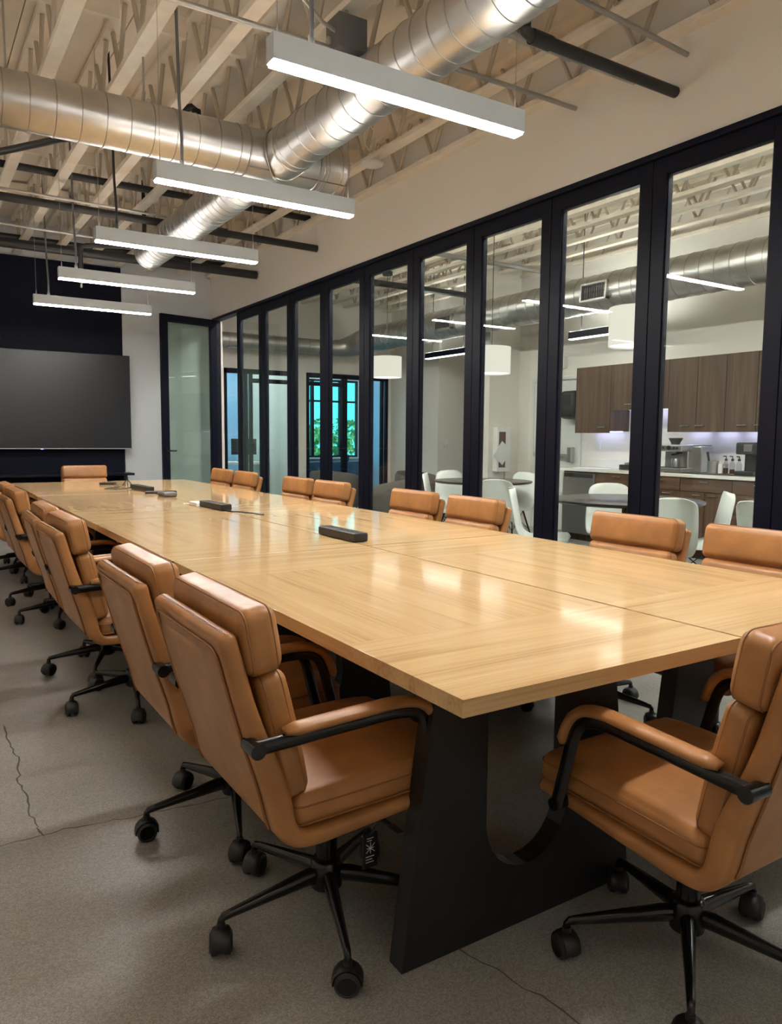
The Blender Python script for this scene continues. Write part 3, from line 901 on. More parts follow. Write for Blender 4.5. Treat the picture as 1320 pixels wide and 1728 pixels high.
    lv.rbox((0.235, 0.06, 0.32), (0.05, 0.022, 0.009), 0.004); lv.build('lever', M['plastic'], mo)
    cl = MB(); cl.lathe([(0.027, 0.13), (0.027, 0.23), (0.018, 0.232), (0.018, 0.33)], 20); cl.build('gas_column', M['black'], t)
    hb = MB(); hb.lathe([(0.030, 0.078), (0.040, 0.084), (0.042, 0.12), (0.040, 0.150), (0.036, 0.156), (0.028, 0.160)], 24); hb.build('base_hub', M['black'], t)
    lm = None
    for k in range(5):
        if lm is None:
            l = MB()
            P_ = [(0.02, 0, 0.118), (0.06, 0, 0.118), (0.16, 0, 0.106), (0.255, 0, 0.094), (0.276, 0, 0.0905), (0.283, 0, 0.083), (0.284, 0, 0.06)]
            l.tube(P_, [0.021, 0.021, 0.016, 0.0115, 0.0105, 0.0095, 0.0085], 10, 0, flat=(1.0, 0.85))
            lm = l.build('base_leg', M['black'], t, angle=50)
            lo_ = lm
            c_ = MB()
            for s_ in (-1, 1):
                Tw = Matrix.Translation((0, s_ * 0.0155, 0.0295)) @ Matrix.Rotation(R(90), 4, 'X')
                c_.lathe([(0.0001, -.0105), (0.019, -.0105), (0.024, -.009), (0.0295, -.006), (0.0295, .006), (0.024, .009), (0.019, .0105), (0.0001, .0105)], 20, 0, Tw)
                c_.lathe([(0.0215, -.0108), (0.0225, -.0118), (0.0235, -.0108)], 20, 1, Tw)
                c_.lathe([(0.0235, .0108), (0.0225, .0118), (0.0215, .0108)], 20, 1, Tw)
            arc = [(0.033 * math.cos(R(a)), 0, 0.0295 + 0.033 * math.sin(R(a))) for a in range(-10, 191, 20)]
            c_.tube(arc, 0.011, 8, 1, flat=(0.35, 1.9), upv=(1, 0, 0))
            c_.cyl((0, 0, 0.052), (0, 0, 0.075), 0.0115, 0.0105, 12, 1)
            co = c_.build('caster', [M['tyre'], M['plastic']], lm, loc=(0.284, 0, 0), angle=40)
        else:
            lo_ = lm.copy(); C.objects.link(lo_); lo_.parent = t
            c2 = co.copy(); C.objects.link(c2); c2.parent = lo_
        lo_.rotation_euler = (0, 0, R(90 + 180 + 72 * k))
    return t
chair0 = make_chair()
used = [False]
def put_chair(x_, y_, facing, label, group, base=0.0):
    """facing: angle of the sitter's view, degrees from +x"""
    o = chair0 if not used[0] else copy_tree(chair0)
    used[0] = True
    o.location = (x_, y_, 0)
    o.rotation_euler = (0, 0, R(facing - 90))
    o['label'] = label; o['group'] = group
    rr = random.Random(int(x_ * 1000 + y_ * 77))
    for ch in o.children:
        if ch.name.startswith('base_leg'):
            ch.rotation_euler = (0, 0, ch.rotation_euler.z + R(base))
            for c_ in ch.children: c_.rotation_euler = (0, 0, rr.uniform(-2.2, 2.2))
    return o
G1, G2 = 'tan leather chairs along the open-floor side', 'tan leather chairs along the glass wall'
LY = [(0.866, 1.655, 0, 0), (0.853, 2.275, 0, 0), (0.845, 3.53, 1, 6), (0.848, 4.13, -1, -4), (0.852, 5.40, 1, 0), (0.86, 6.05, 0, 8), (0.85, 7.15, -1, 3), (0.85, 7.76, 1, 0)]
for k, (a, b_, d, ba) in enumerate(LY):
    put_chair(a, b_, d, 'tan leather chair on the open floor side, %s from the front table end' % ORD[k] + (' (tagged)' if k == 0 else ''), G1, ba)
RY = [1.72, 2.335, 3.53, 4.17, 5.33, 5.96, 7.16, 7.83]
for k, b_ in enumerate(RY):
    put_chair(2.565, b_, 180 + [0, 1, -1, 0, 1, 0, -1, 0][k], 'tan leather chair backing onto the glass wall, %s from the front table end' % ORD[k], G2, [5, 0, 9, -6, 0, 4, -3, 7][k])
put_chair(1.515, 1.052, 90, 'tan leather office chair at the front end of the table', 'tan leather chairs at the table ends', 20)
put_chair(1.69, 8.88, 270, 'tan leather office chair at the far table end before the television', 'tan leather chairs at the table ends', 4)
put_chair(2.36, 1.02, 92, 'tan leather office chair at the front table end, beside the glass-wall corner', 'tan leather chairs at the table ends', 3)
# printed tag hanging from the lever of the first chair
fc = chair0
tg = MB(); tg.rbox((0.150, 0.040, 0.236), (0.006, 0.042, 0.088), 0.002)
tg.tube([(0.135, 0.05, 0.327), (0.150, 0.058, 0.318), (0.156, 0.058, 0.30), (0.152, 0.045, 0.282), (0.150, 0.040, 0.275)], 0.003, 6)
tgo = tg.build('hang_tag', M['plastic'], fc)
tk = MB()
for (y0, z0, y1, z1) in ((0.028, 0.254, 0.052, 0.232), (0.052, 0.254, 0.028, 0.232), (0.030, 0.243, 0.050, 0.243), (0.040, 0.258, 0.040, 0.230), (0.027, 0.222, 0.050, 0.222), (0.027, 0.215, 0.045, 0.215), (0.027, 0.208, 0.049, 0.208), (0.030, 0.268, 0.048, 0.268), (0.030, 0.262, 0.043, 0.262)):
    for xx in (0.1535, 0.1465):
        tk.tube([(xx, y0, z0), (xx, y1, z1)], 0.0010, 4)
tko = tk.build('print', M['white'], tgo)

# ------------------------------------------------------------------ things on the table
def bar(label, x_, y_, ln, rz=0.0, w_=0.075, h_=0.042):
    t = thing('power_bar', label, 'power strip', (x_, y_, TZ), rz, 'black power bars on the table')
    b = MB(); b.rbox((0, 0, h_ / 2 + 0.003), (w_, ln, h_), 0.009, 3); b.rbox((0, 0, 0.003), (w_ * 0.8, ln * 0.9, 0.006), 0.002); b.build('body', M['plastic'], t)
    s = MB()
    for k in (-1, 0, 1): s.rbox((0, k * ln * 0.27, h_ + 0.003), (w_ * 0.5, ln * 0.16, 0.002), 0.0008)
    s.build('socket', M['tyre'], t)
    return t
bar('black power bar on the table seam, closest to the front end', 1.760, 3.20, 0.36, R(1))
bar('black power bar on the table beside the white adaptor', 1.735, 4.93, 0.40, R(2))
p3 = bar('black power bar on the table with a trailing cable', 1.750, 6.88, 0.46, R(3))
c_ = MB(); c_.tube([(0, 0.23, 0.02), (-0.06, 0.26, 0.006), (-0.15, 0.22, 0.004), (-0.24, 0.30, 0.004), (-0.16, 0.44, 0.004), (-0.05, 0.52, 0.004)], 0.005, 6); c_.build('cable', M['plastic'], p3)
wa = thing('power_adaptor', 'white adaptor brick lying against a black power bar', 'adaptor', (1.70, 5.20, TZ))
b = MB(); b.rbox((0, 0, 0.014), (0.06, 0.16, 0.027), 0.005); b.build('brick', M['white'], wa)
b = MB(); b.tube([(0, 0.08, 0.012), (-.02, 0.13, 0.004), (-.05, 0.15, 0.004)], 0.004, 6); b.build('cable', M['white'], wa)
tag(MB().tube([(1.735, 4.73, TZ + .006), (1.76, 4.66, TZ + .004), (1.80, 4.60, TZ + .004), (1.83, 4.50, TZ + .004), (1.85, 4.38, TZ + .004)], 0.005, 6).build('usb_lead', M['plastic']),
    'short black cord curling off the end of a power bar', 'cord')
pk = thing('speaker_puck', 'dark grey rounded speaker puck lying flat on the table', 'speaker', (1.755, 6.12, TZ))
b = MB(); b.rbox((0, 0, 0.02), (0.11, 0.21, 0.04), 0.018, 3); b.build('body', M['greybox'], pk)
b = MB(); b.rbox((0, 0.02, 0.041), (0.07, 0.10, 0.003), 0.001); b.build('button_pad', M['plastic'], pk)
rm = thing('remote_control', 'flat black remote control beside the speaker puck', 'remote', (1.80, 6.46, TZ), R(80))
b = MB(); b.rbox((0, 0, 0.010), (0.05, 0.26, 0.02), 0.006); b.build('body', M['plastic'], rm)
b = MB(); b.rbox((0, 0.04, 0.0205), (0.03, 0.09, 0.002), 0.0005); b.build('keypad', M['tyre'], rm)
hb_ = thing('cable_hub', 'flat black hub near the far end of the table', 'hub', (1.655, 7.80, TZ), R(60))
b = MB(); b.rbox((0, 0, 0.012), (0.06, 0.15, 0.024), 0.004); b.build('body', M['plastic'], hb_)
b = MB(); b.rbox((0, 0, 0.0245), (0.035, 0.09, 0.002), 0.0006); b.build('socket', M['tyre'], hb_)
tp = thing('mini_tripod', 'tiny black tripod standing on the table by the cables', 'tripod', (1.80, 7.62, TZ))
for k in range(3):
    a = R(120 * k + 20); b = MB(); b.tube([(0, 0, 0.06), (0.05 * math.cos(a), 0.05 * math.sin(a), 0.004)], 0.005, 6); b.build('leg', M['plastic'], tp)
b = MB(); b.cyl((0, 0, 0.055), (0, 0, 0.085), 0.010, 0.008, 10); b.build('head', M['plastic'], tp)

# ------------------------------------------------------------------ television wall
tv = thing('television', 'large dark flat television on the navy wall', 'television', sc((1.31, 9.675, 1.63)))
tv.scale = (S, S, S)
b = MB(); b.rbox((0, -0.075, 0), (2.03, 0.045, 1.125), 0.004); b.rbox((0, -0.03, 0), (0.8, 0.06, 0.5), 0.005); b.build('housing', M['plastic'], tv)
b = MB(); b.rbox((0, -0.0985, 0.004), (2.012, 0.003, 1.10), 0.001); b.build('screen', M['screen'], tv)
b = MB(); b.rbox((0, -0.097, -0.556), (2.03, 0.012, 0.012), 0.002); b.build('bottom_trim', M['silver'], tv)
b = MB(); b.rbox((0.005, -0.104, -0.562), (0.03, 0.006, 0.008), 0.002); b.build('standby_light', M['standby'], tv)
ct = thing('console_table', 'low black console table under the television', 'console table', (1.2 * S, YF - 0.26, 0))
b = MB(); b.rbox((0, 0, 0.718), (2.45, 0.32, 0.03), 0.003); b.build('top', M['frame'], ct)
for sx in (-1.17, 1.11):
    for sy in (-0.12, 0.12):
        b = MB(); b.rbox((sx, sy, 0.352), (0.05, 0.05, 0.703), 0.003); b.build('leg', M['frame'], ct)

exec_cafe = True
# ================================================================== CAFE beyond the glass
struct(B('wall_kitchen', M['wall'], KX, KX + 0.12, YR, 8.3, 0, ZD))
struct(B('wall_return', M['wall'], 6.90, KX + 0.12, 8.3, 8.42, 0, ZD))
blk = MB(); blk.box(7.62, 9.6, 10.5, 10.62, 0, ZD); blk.box(7.62, 7.74, 10.62, YB, 0, ZD)
struct(blk.build('wall_block', M['wall'], smooth=False))
struct(B('wall_corridor', M['wall'], 9.48, 9.6, YR, 10.5, 0, ZD))
struct(B('wall_rear_corridor', M['wall'], KX + 0.12, 9.6, 6.5, 6.62, 0, ZD))
# back wall with two glazed office fronts
F1, F2, FZ = (4.40, 5.70), (5.88, 7.56), 2.345
bw = MB()
bw.box(PX, F1[0], YB, YB + .12, 0, ZD); bw.box(F1[0], F1[1], YB, YB + .12, FZ, ZD); bw.box(F1[1], F2[0], YB, YB + .12, 0, ZD)
bw.box(F2[0], F2[1], YB, YB + .12, FZ, ZD); bw.box(F2[1], 7.74, YB, YB + .12, 0, ZD)
struct(bw.build('wall_back', M['wall'], smooth=False))
struct(B('wall_side', M['wall'], PX, PX + 0.12, YF, 14.6, 0, ZD))
struct(B('wall_office_divider', M['wall'], 5.73, 5.83, YB + .12, 14.6, 0, ZD))
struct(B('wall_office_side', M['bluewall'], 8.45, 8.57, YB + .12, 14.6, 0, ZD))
struct(B('wall_office_front', M['wall'], 7.74, 8.57, YB + 0.0, YB + .12, 0, ZD))
# outer wall with windows
W1, W2, WZ0, WZ1 = (3.7, 5.18), (7.05, 8.42), 0.80, 2.46
ow = MB()
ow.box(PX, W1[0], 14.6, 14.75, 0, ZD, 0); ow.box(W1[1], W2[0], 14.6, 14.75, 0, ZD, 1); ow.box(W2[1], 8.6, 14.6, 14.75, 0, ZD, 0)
for W_ in (W1, W2):
    ow.box(W_[0], W_[1], 14.6, 14.75, 0, WZ0, 0); ow.box(W_[0], W_[1], 14.6, 14.75, WZ1, ZD, 0)
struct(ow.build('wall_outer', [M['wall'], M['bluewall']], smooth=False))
for i_, W_ in enumerate((W1, W2)):
    wn = sempty('window_%d' % (i_ + 1), (0, 14.66, 0))
    f = MB()
    xs = [W_[0], W_[0] + 0.27, W_[0] + 0.95, W_[1]] if i_ else [W_[0], (W_[0] + W_[1]) / 2, W_[1]]
    for xx in xs: f.box(xx - .03, xx + .03, -.04, .04, WZ0, WZ1)
    for zz in (WZ0 + .02, 2.0, WZ1 - .02): f.box(W_[0], W_[1], -.04, .04, zz - .02, zz + .02)
    f.build('window_frame', M['frame'], wn, smooth=False)
    g = MB(); g.box(W_[0], W_[1], -.008, .008, WZ0, WZ1); g.build('glass_pane', M['glass_ext'], wn, smooth=False)
    sl = MB(); sl.box(W_[0], W_[1], -.16, -.04, WZ0 - .03, WZ0); sl.build('window_sill', M['white'], wn, smooth=False)
# office fronts
def front(name, x0, x1, posts, door):
    d = sempty(name, (0, YB + 0.03, 0))
    f = MB()
    for xx, w_ in posts: f.rbox((xx, 0, FZ / 2), (w_, 0.07, FZ), 0.003)
    f.rbox(((x0 + x1) / 2, 0, FZ - 0.04), (x1 - x0, 0.07, 0.08), 0.003)
    f.rbox(((x0 + x1) / 2, 0, 0.05), (x1 - x0, 0.07, 0.10), 0.003)
    if door: f.rbox(((door[0] + door[1]) / 2, 0, 2.16), (door[1] - door[0], 0.06, 0.07), 0.003)
    f.build('frame', M['frame'], d)
    for (a, wa_), (b2, wb_) in zip(posts[:-1], posts[1:]):
        g = MB(); g.box(a + wa_ / 2, b2 - wb_ / 2, -.006, .006, 0.1, FZ - 0.08); g.build('glass_pane', M['glass_ext'], d, smooth=False)
    return d
d1 = front('door_20', F1[0], F1[1], [(4.425, 0.05), (4.78, 0.06), (4.87, 0.05), (5.63, 0.14)], (4.85, 5.63))
d2 = front('door_21', F2[0], F2[1], [(5.91, 0.06), (6.645, 0.10), (7.44, 0.05), (7.535, 0.05)], (5.9, 6.65))
for dd, hx in ((d1, 4.90), (d2, 6.58)):
    h = MB(); h.tube([(hx, -.04, 1.07), (hx, -.075, 1.07), (hx - .01, -.08, 1.07), (hx - .12, -.08, 1.07)], 0.009, 8); h.rbox((hx, -.038, 1.06), (.03, .01, .12), .003); h.build('handle', M['black'], dd)
# in the offices
oc = thing('storage_cabinet', 'low dark blue cabinet under the office window', 'cabinet', (7.2, 14.2, 0))
b = MB(); b.rbox((0, 0, 0.36), (2.3, 0.45, 0.72), 0.004); b.build('body', M['navycab'], oc)
for k in range(4):
    b = MB(); b.rbox((-0.86 + 0.574 * k, -0.23, 0.36), (0.56, 0.02, 0.66), 0.003); dd = b.build('door', M['navycab'], oc)
    b = MB(); b.rbox((-0.66 + 0.574 * k, -0.25, 0.55), (0.012, 0.02, 0.12), 0.003); b.build('handle', M['steel'], dd)
tag(MB().lathe([(0.0001, 0), (0.055, 0), (0.07, 0.10), (0.06, 0.10), (0.05, 0.02), (0.0001, 0.02)], 16, 0, Matrix.Translation((7.85, 14.12, 0.72))).build('plant_pot', M['plastic']), 'small dark pot on the blue office cabinet', 'pot')
od = thing('office_desk', 'pale office desk seen through the open end of the glass wall', 'desk', (5.25, 13.6, 0))
b = MB(); b.rbox((0, 0, 0.74), (0.9, 0.7, 0.04), 0.004); b.build('top', M['white'], od)
for sx in (-.4, .4):
    for sy in (-.3, .3):
        b = MB(); b.rbox((sx, sy, 0.36), (0.04, 0.04, 0.72), 0.003); b.build('leg', M['steel'], od)
mo = thing('monitor', 'dark monitor on the pale office desk', 'monitor', (5.40, 13.7, 0.76))
b = MB(); b.rbox((0, 0, 0.28), (0.5, 0.03, 0.30), 0.004); b.build('screen', M['screen'], mo)
b = MB(); b.rbox((0, 0.02, 0.07), (0.05, 0.02, 0.14), 0.003); b.rbox((0, 0.02, 0.006), (0.2, 0.15, 0.012), 0.003); b.build('stand', M['plastic'], mo)
for i_, (xx, yy) in enumerate(((4.5, 13.3), (7.0, 13.2))):  # ceiling lamps added to brighten the offices
    ol = thing('added_ceiling_light', 'added square fill light in the %s office' % ('desk' if i_ == 0 else 'window'), 'ceiling light', (xx, yy, 3.2))
    b = MB(); b.rbox((0, 0, 0.03), (1.22, 1.22, 0.06), 0.004); b.tube([(0, 0, 0.06), (0, 0, ZD - 3.2)], 0.01, 8); b.build('housing', M['white'], ol)
    b = MB(); b.rbox((0, 0, -0.002), (1.18, 1.18, 0.006), 0.001); b.build('diffuser', emitter('office_fill_%d' % i_, (0.75, 0.9, 1.0), 5.0), ol)
# outside: lawn and trees
struct(B('ground', M['ground'], -8, 30, 14.9, 60, -0.6, -0.5))
def tree(x_, y_, h, label, n_=420, sp=1.5):
    t = thing('tree', label, 'tree', (x_, y_, -0.5))
    rr = random.Random(int(x_ * 31 + y_ * 7))
    b = MB(); b.tube([(0, 0, 0), (0.05, 0, h * 0.4), (0, 0.05, h * 0.8)], [0.13, 0.1, 0.04], 8); b.build('trunk', M['trunk'], t)
    f = MB()
    for _ in range(n_):
        u, v_, q = rr.uniform(-1, 1), rr.uniform(0, 2 * math.pi), rr.random() ** 0.4
        s_ = math.sqrt(1 - u * u)
        c = Vector((sp * q * s_ * math.cos(v_), sp * q * s_ * math.sin(v_), h * 0.62 + h * 0.42 * q * u))
        sz = rr.uniform(0.10, 0.24)
        ax = Vector((rr.uniform(-1, 1), rr.uniform(-1, 1), rr.uniform(-1, 1))).normalized()
        Tm = Matrix.Translation(c) @ Matrix.Rotation(rr.uniform(0, 6.28), 4, ax)
        f.add([(-sz, 0, 0), (0, -sz * .5, .02), (sz, 0, 0), (0, sz * .5, .02)], [(0, 1, 2, 3)], 0, Tm)
    f.build('foliage', M['leaf'], t, smooth=False, fix=False)
tree(9.4, 20.5, 2.0, 'leafy green tree outside the office window, nearest the pale muntin', 500, 1.5)
tree(13.4, 25.5, 2.4, 'leafy green tree outside, seen through the middle window pane', 500, 1.5)
tree(14.0, 21.5, 3.0, 'taller leafy tree outside, seen beside the dark door stile', 500, 1.3)

# kitchen: base cabinets, worktop, wall cabinets
KF = 6.86
CZ = 0.885
edges = [6.80, 6.28, 5.60, 5.10, 4.50, 3.9, 3.3]
def pull(parent, y_, z_, x_, vertical=False, ln=0.095):
    b = MB()
    b.tube([(x_ + .014, y_ - ln / 2, z_), (x_ - .016, y_ - ln / 2, z_), (x_ - .018, y_ - ln / 2 + .004, z_), (x_ - .018, y_ + ln / 2 - .004, z_), (x_ - .016, y_ + ln / 2, z_), (x_ + .014, y_ + ln / 2, z_)], 0.006, 6)
    return b.build('handle', M['steel'], parent)
bn = ['under the paper sheets', 'beside the steel front', 'under the coffee machine', 'under the pump bottles', 'under the pod machine', 'at the near end']
for k in range(6):
    y1_, y0_ = edges[k], edges[k + 1]
    t = thing('base_cabinet', 'walnut base cabinet in the kitchen, %s' % bn[k], 'cabinet', (0, 0, 0), 0, 'walnut base cabinets')
    if k == 0: t['label'] = 'kitchen base unit with a stainless steel front, at the door end of the counter'
    b = MB(); b.box(KF + 0.02, KX - .002, y0_, y1_, 0.08, CZ - 0.035); b.box(KF + 0.08, KX - .002, y0_, y1_, 0, 0.08); b.build('body', M['walnut_z'], t, smooth=False)
    if k == 0:
        b = MB(); b.rbox((KF + .008, (y0_ + y1_) / 2, 0.46), (0.024, y1_ - y0_ - .01, 0.74), 0.003); d = b.build('door', M['steel'], t)
        b = MB(); b.rbox((KF - .006, (y0_ + y1_) / 2, 0.80), (0.006, y1_ - y0_ - .06, 0.05), 0.002); b.build('control_panel', M['plastic'], d)
    else:
        yc = (y0_ + y1_) / 2
        b = MB(); b.rbox((KF + .008, yc, 0.775), (0.022, y1_ - y0_ - .006, 0.135), 0.002); d = b.build('drawer', M['walnut_y'], t); pull(d, yc + .01, 0.808, KF - .002)
        for s_ in (-1, 1):
            yy = yc + s_ * (y1_ - y0_) / 4
            b = MB(); b.rbox((KF + .008, yy, 0.40), (0.022, (y1_ - y0_) / 2 - .006, 0.60), 0.002); d = b.build('door', M['walnut_z'], t); pull(d, yc + s_ * 0.09, 0.672, KF - .002)
wt = MB(); wt.rbox(((KF - .025 + KX) / 2, 5.06, CZ - .0175), (KX - KF + .025, 3.56, 0.035), 0.003); wt.rbox((KX - .008, 5.06, CZ + .05), (0.016, 3.56, 0.10), 0.002)
tag(wt.build('worktop', M['quartz']), 'white quartz kitchen worktop with low upstand', 'worktop')
ue = [(6.858, 6.30, 1.335), (6.30, 5.48, 1.60), (5.48, 5.12, 1.345), (5.12, 4.785, 1.345), (4.785, 4.44, 1.345), (4.44, 3.98, 1.345), (3.98, 3.5, 1.345)]
UX, UT = 7.10, 2.118
un = ['tall one at the door end', 'short one over the open niche', 'first tall one after the short one', 'above the coffee machine', 'above the pump bottles', 'above the pod machine', 'last one of the row']
for k, (y1_, y0_, zb) in enumerate(ue):
    t = thing('wall_cabinet', 'walnut kitchen wall cabinet, %s' % un[k], 'cabinet', (0, 0, 0), 0, 'walnut wall cabinets')
    b = MB(); b.box(UX + 0.02, KX - .002, y0_ + .001, y1_ - .001, zb, UT); b.build('body', M['walnut_z'], t, smooth=False)
    b = MB(); b.rbox((UX + .010, (y0_ + y1_) / 2, (zb + UT) / 2 - .012), (0.021, y1_ - y0_ - .006, UT - zb + .020), 0.002); d = b.build('door', M['walnut_z'], t)
    hy = [6.42, 6.02, 5.25, 5.07, 4.585, 4.40, 3.6][k]
    pull(d, hy, zb + 0.045, UX - .001)
    b = MB(); b.box(KX - .10, KX - .05, y0_ + .05, y1_ - .05, zb - .010, zb - .001)
    b.build('strip_light', M['under'], t, smooth=False)

# counter things
cm = thing('espresso_machine', 'steel espresso machine with a bean hopper on the worktop', 'coffee machine', (7.14, 5.33, CZ))
b = MB(); b.rbox((0.04, 0, 0.17), (0.20, 0.30, 0.26), 0.012); b.rbox((-.04, 0, 0.265), (0.30, 0.32, 0.075), 0.012); b.rbox((-.02, 0, 0.025), (0.34, 0.32, 0.05), 0.006); b.build('body', M['steel'], cm)
b = MB(); b.lathe([(0.045, 0.30), (0.05, 0.32), (0.075, 0.365), (0.078, 0.372), (0.0001, 0.374)], 18, 0, Matrix.Translation((0.0, 0.06, 0))); b.build('bean_hopper', M['plastic'], cm)
b = MB(); b.rbox((-.10, 0, 0.054), (0.16, 0.28, 0.01), 0.003); b.build('drip_tray', M['plastic'], cm)
b = MB(); b.cyl((-.08, -0.05, 0.20), (-.08, -0.05, 0.235), 0.032, 0.032, 16); b.tube([(-.10, -0.05, 0.205), (-.20, -0.05, 0.195)], 0.010, 8); b.build('portafilter', M['plastic'], cm)
b = MB()
for yy in (-0.11, -0.07, 0.07, 0.11): b.cyl((-.188, yy, 0.265), (-.200, yy, 0.265), 0.012, 0.012, 12)
b.cyl((-.188, 0, 0.268), (-.198, 0, 0.268), 0.024, 0.024, 18); b.build('button', M['plastic'], cm)
b = MB(); b.tube([(-.14, 0.13, 0.24), (-.17, 0.14, 0.22), (-.18, 0.145, 0.12)], 0.006, 8); b.build('steam_wand', M['steel'], cm)
b = MB(); b.lathe([(0.0001, 0.06), (0.035, 0.06), (0.04, 0.12), (0.036, 0.15), (0.03, 0.15)], 16, 0, Matrix.Translation((-.10, -0.02, 0))); b.build('milk_jug', M['steel'], cm)
gr = thing('kitchen_appliance', 'tall dark steel box appliance behind the espresso machine', 'appliance', (7.24, 5.13, CZ))
b = MB(); b.rbox((0, 0, 0.145), (0.20, 0.14, 0.29), 0.012); b.build('body', M['steel'], gr)
b = MB(); b.rbox((0, 0, 0.293), (0.18, 0.12, 0.008), 0.003); b.build('lid', M['plastic'], gr)
tag(MB().rbox((7.12, 4.86, CZ + .004), (0.40, 1.0, 0.008), 0.003).build('counter_mat', M['plastic']), 'black mat on the worktop under the coffee things', 'mat')
tn = thing('utensil_tin', 'steel tin holding a dark utensil beside the pump bottles', 'tin', (7.12, 4.90, CZ + .008))
b = MB(); b.lathe([(0.0001, 0), (0.058, 0), (0.058, 0.13), (0.054, 0.13), (0.052, 0.01), (0.0001, 0.01)], 20); b.build('can', M['steel'], tn)
b = MB(); b.tube([(0, 0.03, 0.02), (0, 0.06, 0.16), (0, 0.075, 0.22)], [0.008, 0.012, 0.014], 8); b.build('utensil', M['plastic'], tn)
nb = MB(); nb.rbox((7.14, 4.80, CZ + .06), (0.10, 0.05, 0.10), 0.004)
tag(nb.build('cup_box', M['paper']), 'small card box beside the steel tin', 'box')
for k, yy in enumerate((4.755, 4.682, 4.608)):
    t = thing('pump_bottle', 'syrup pump bottle, %s from the steel tin' % ORD[k], 'bottle', (7.12, yy, CZ + .008), 0, 'syrup pump bottles')
    b = MB(); b.lathe([(0.0001, 0.003), (0.028, 0.003), (0.028, 0.10), (0.013, 0.13), (0.013, 0.14), (0.0001, 0.14)], 16); b.build('bottle', M['clear'], t)
    b = MB(); b.lathe([(0.0001, 0.005), (0.024, 0.005), (0.024, 0.06 - .012 * k), (0.0001, 0.06 - .012 * k)], 14); b.build('syrup', M['bottle'], t)
    b = MB(); b.lathe([(0.014, 0.135), (0.014, 0.155), (0.005, 0.158), (0.005, 0.18)], 12); b.tube([(0.0, 0, 0.18), (-.045, 0, 0.182)], 0.006, 6); b.build('pump', M['plastic'], t)
kg = thing('pod_coffee_machine', 'black pod coffee machine at the end of the worktop', 'coffee machine', (7.14, 4.46, CZ + .008))
b = MB(); b.rbox((0.06, 0, 0.15), (0.14, 0.20, 0.30), 0.012); b.rbox((-.02, 0, 0.265), (0.28, 0.21, 0.12), 0.015); b.rbox((-.03, 0, 0.02), (0.28, 0.21, 0.04), 0.008); b.build('body', M['plastic'], kg)
b = MB(); b.rbox((-.162, -0.03, 0.27), (0.006, 0.09, 0.07), 0.002); b.build('display', M['steel'], kg)
tag(MB().rbox((7.05, 6.5, CZ + .002), (0.22, 0.42, 0.004), 0.001).build('paper_sheet', M['paper']), 'loose white sheets lying on the worktop by the door', 'paper')
dc = thing('desk_caddy', 'small dark caddy on the worktop beside the sheets', 'caddy', (7.10, 6.03, CZ))
b = MB(); b.rbox((0, 0, 0.03), (0.12, 0.10, 0.06), 0.004); b.build('tray', M['plastic'], dc)
b = MB(); b.rbox((0.02, 0, 0.06), (0.04, 0.05, 0.05), 0.003); b.build('card_holder', M['silver'], dc)
for k, (yy, zz) in enumerate(((7.03, 1.143), (6.774, 1.159))):
    t = thing('wall_outlet', 'white outlet plate on the splashback, %s the worktop end' % ('nearest' if k == 0 else 'further along from'), 'outlet', (KX, yy, zz))
    b = MB(); b.rbox((-.004, 0, 0), (0.008, 0.075, 0.118), 0.002); b.build('plate', M['white'], t)
    b = MB()
    for s_ in (-.022, .022): b.rbox((-.009, 0, s_), (0.004, 0.034, 0.03), 0.001)
    b.build('socket', M['paper'], t)
pt = thing('towel_dispenser', 'black paper towel dispenser beside the wall cabinets', 'dispenser', (KX, 7.16, 1.68))
b = MB(); b.rbox((-.10, 0, 0), (0.20, 0.27, 0.36), 0.05, 3); b.build('body', M['plastic'], pt)
b = MB(); b.rbox((-.20, 0, 0.06), (0.012, 0.12, 0.14), 0.004); b.build('window', M['screen'], pt)
# white exit door in the kitchen wall
kd = sempty('door_30', (KX, 0, 0))
b = MB()
b.rbox((-.012, 7.98, 1.02), (0.03, 0.05, 2.04), 0.003); b.rbox((-.012, 7.09, 1.02), (0.03, 0.05, 2.04), 0.003); b.rbox((-.012, 7.535, 2.045), (0.03, 0.94, 0.05), 0.003)
b.build('door_frame', M['door'], kd)
b = MB(); b.rbox((-.008, 7.535, 1.005), (0.016, 0.84, 2.0), 0.002); b.build('door_leaf', M['door'], kd)
b = MB(); b.rbox((-.07, 7.56, 1.02), (0.045, 0.66, 0.055), 0.010); b.rbox((-.05, 7.21, 1.03), (0.075, 0.075, 0.20), 0.010); b.build('push_bar', M['steel'], kd)
b = MB(); b.rbox((-.03, 7.80, 1.73), (0.05, 0.09, 0.06), 0.004); b.build('door_closer', M['plastic'], kd)
eb = thing('emergency_light', 'pale grey box on the wall above the white exit door', 'emergency light', (KX, 7.50, 2.26))
b = MB(); b.rbox((-.03, 0, 0), (0.06, 0.26, 0.16), 0.006); b.build('housing', M['door'], eb)
b = MB(); b.rbox((-.062, 0, 0), (0.006, 0.18, 0.09), 0.002); b.build('lens', M['white'], eb)
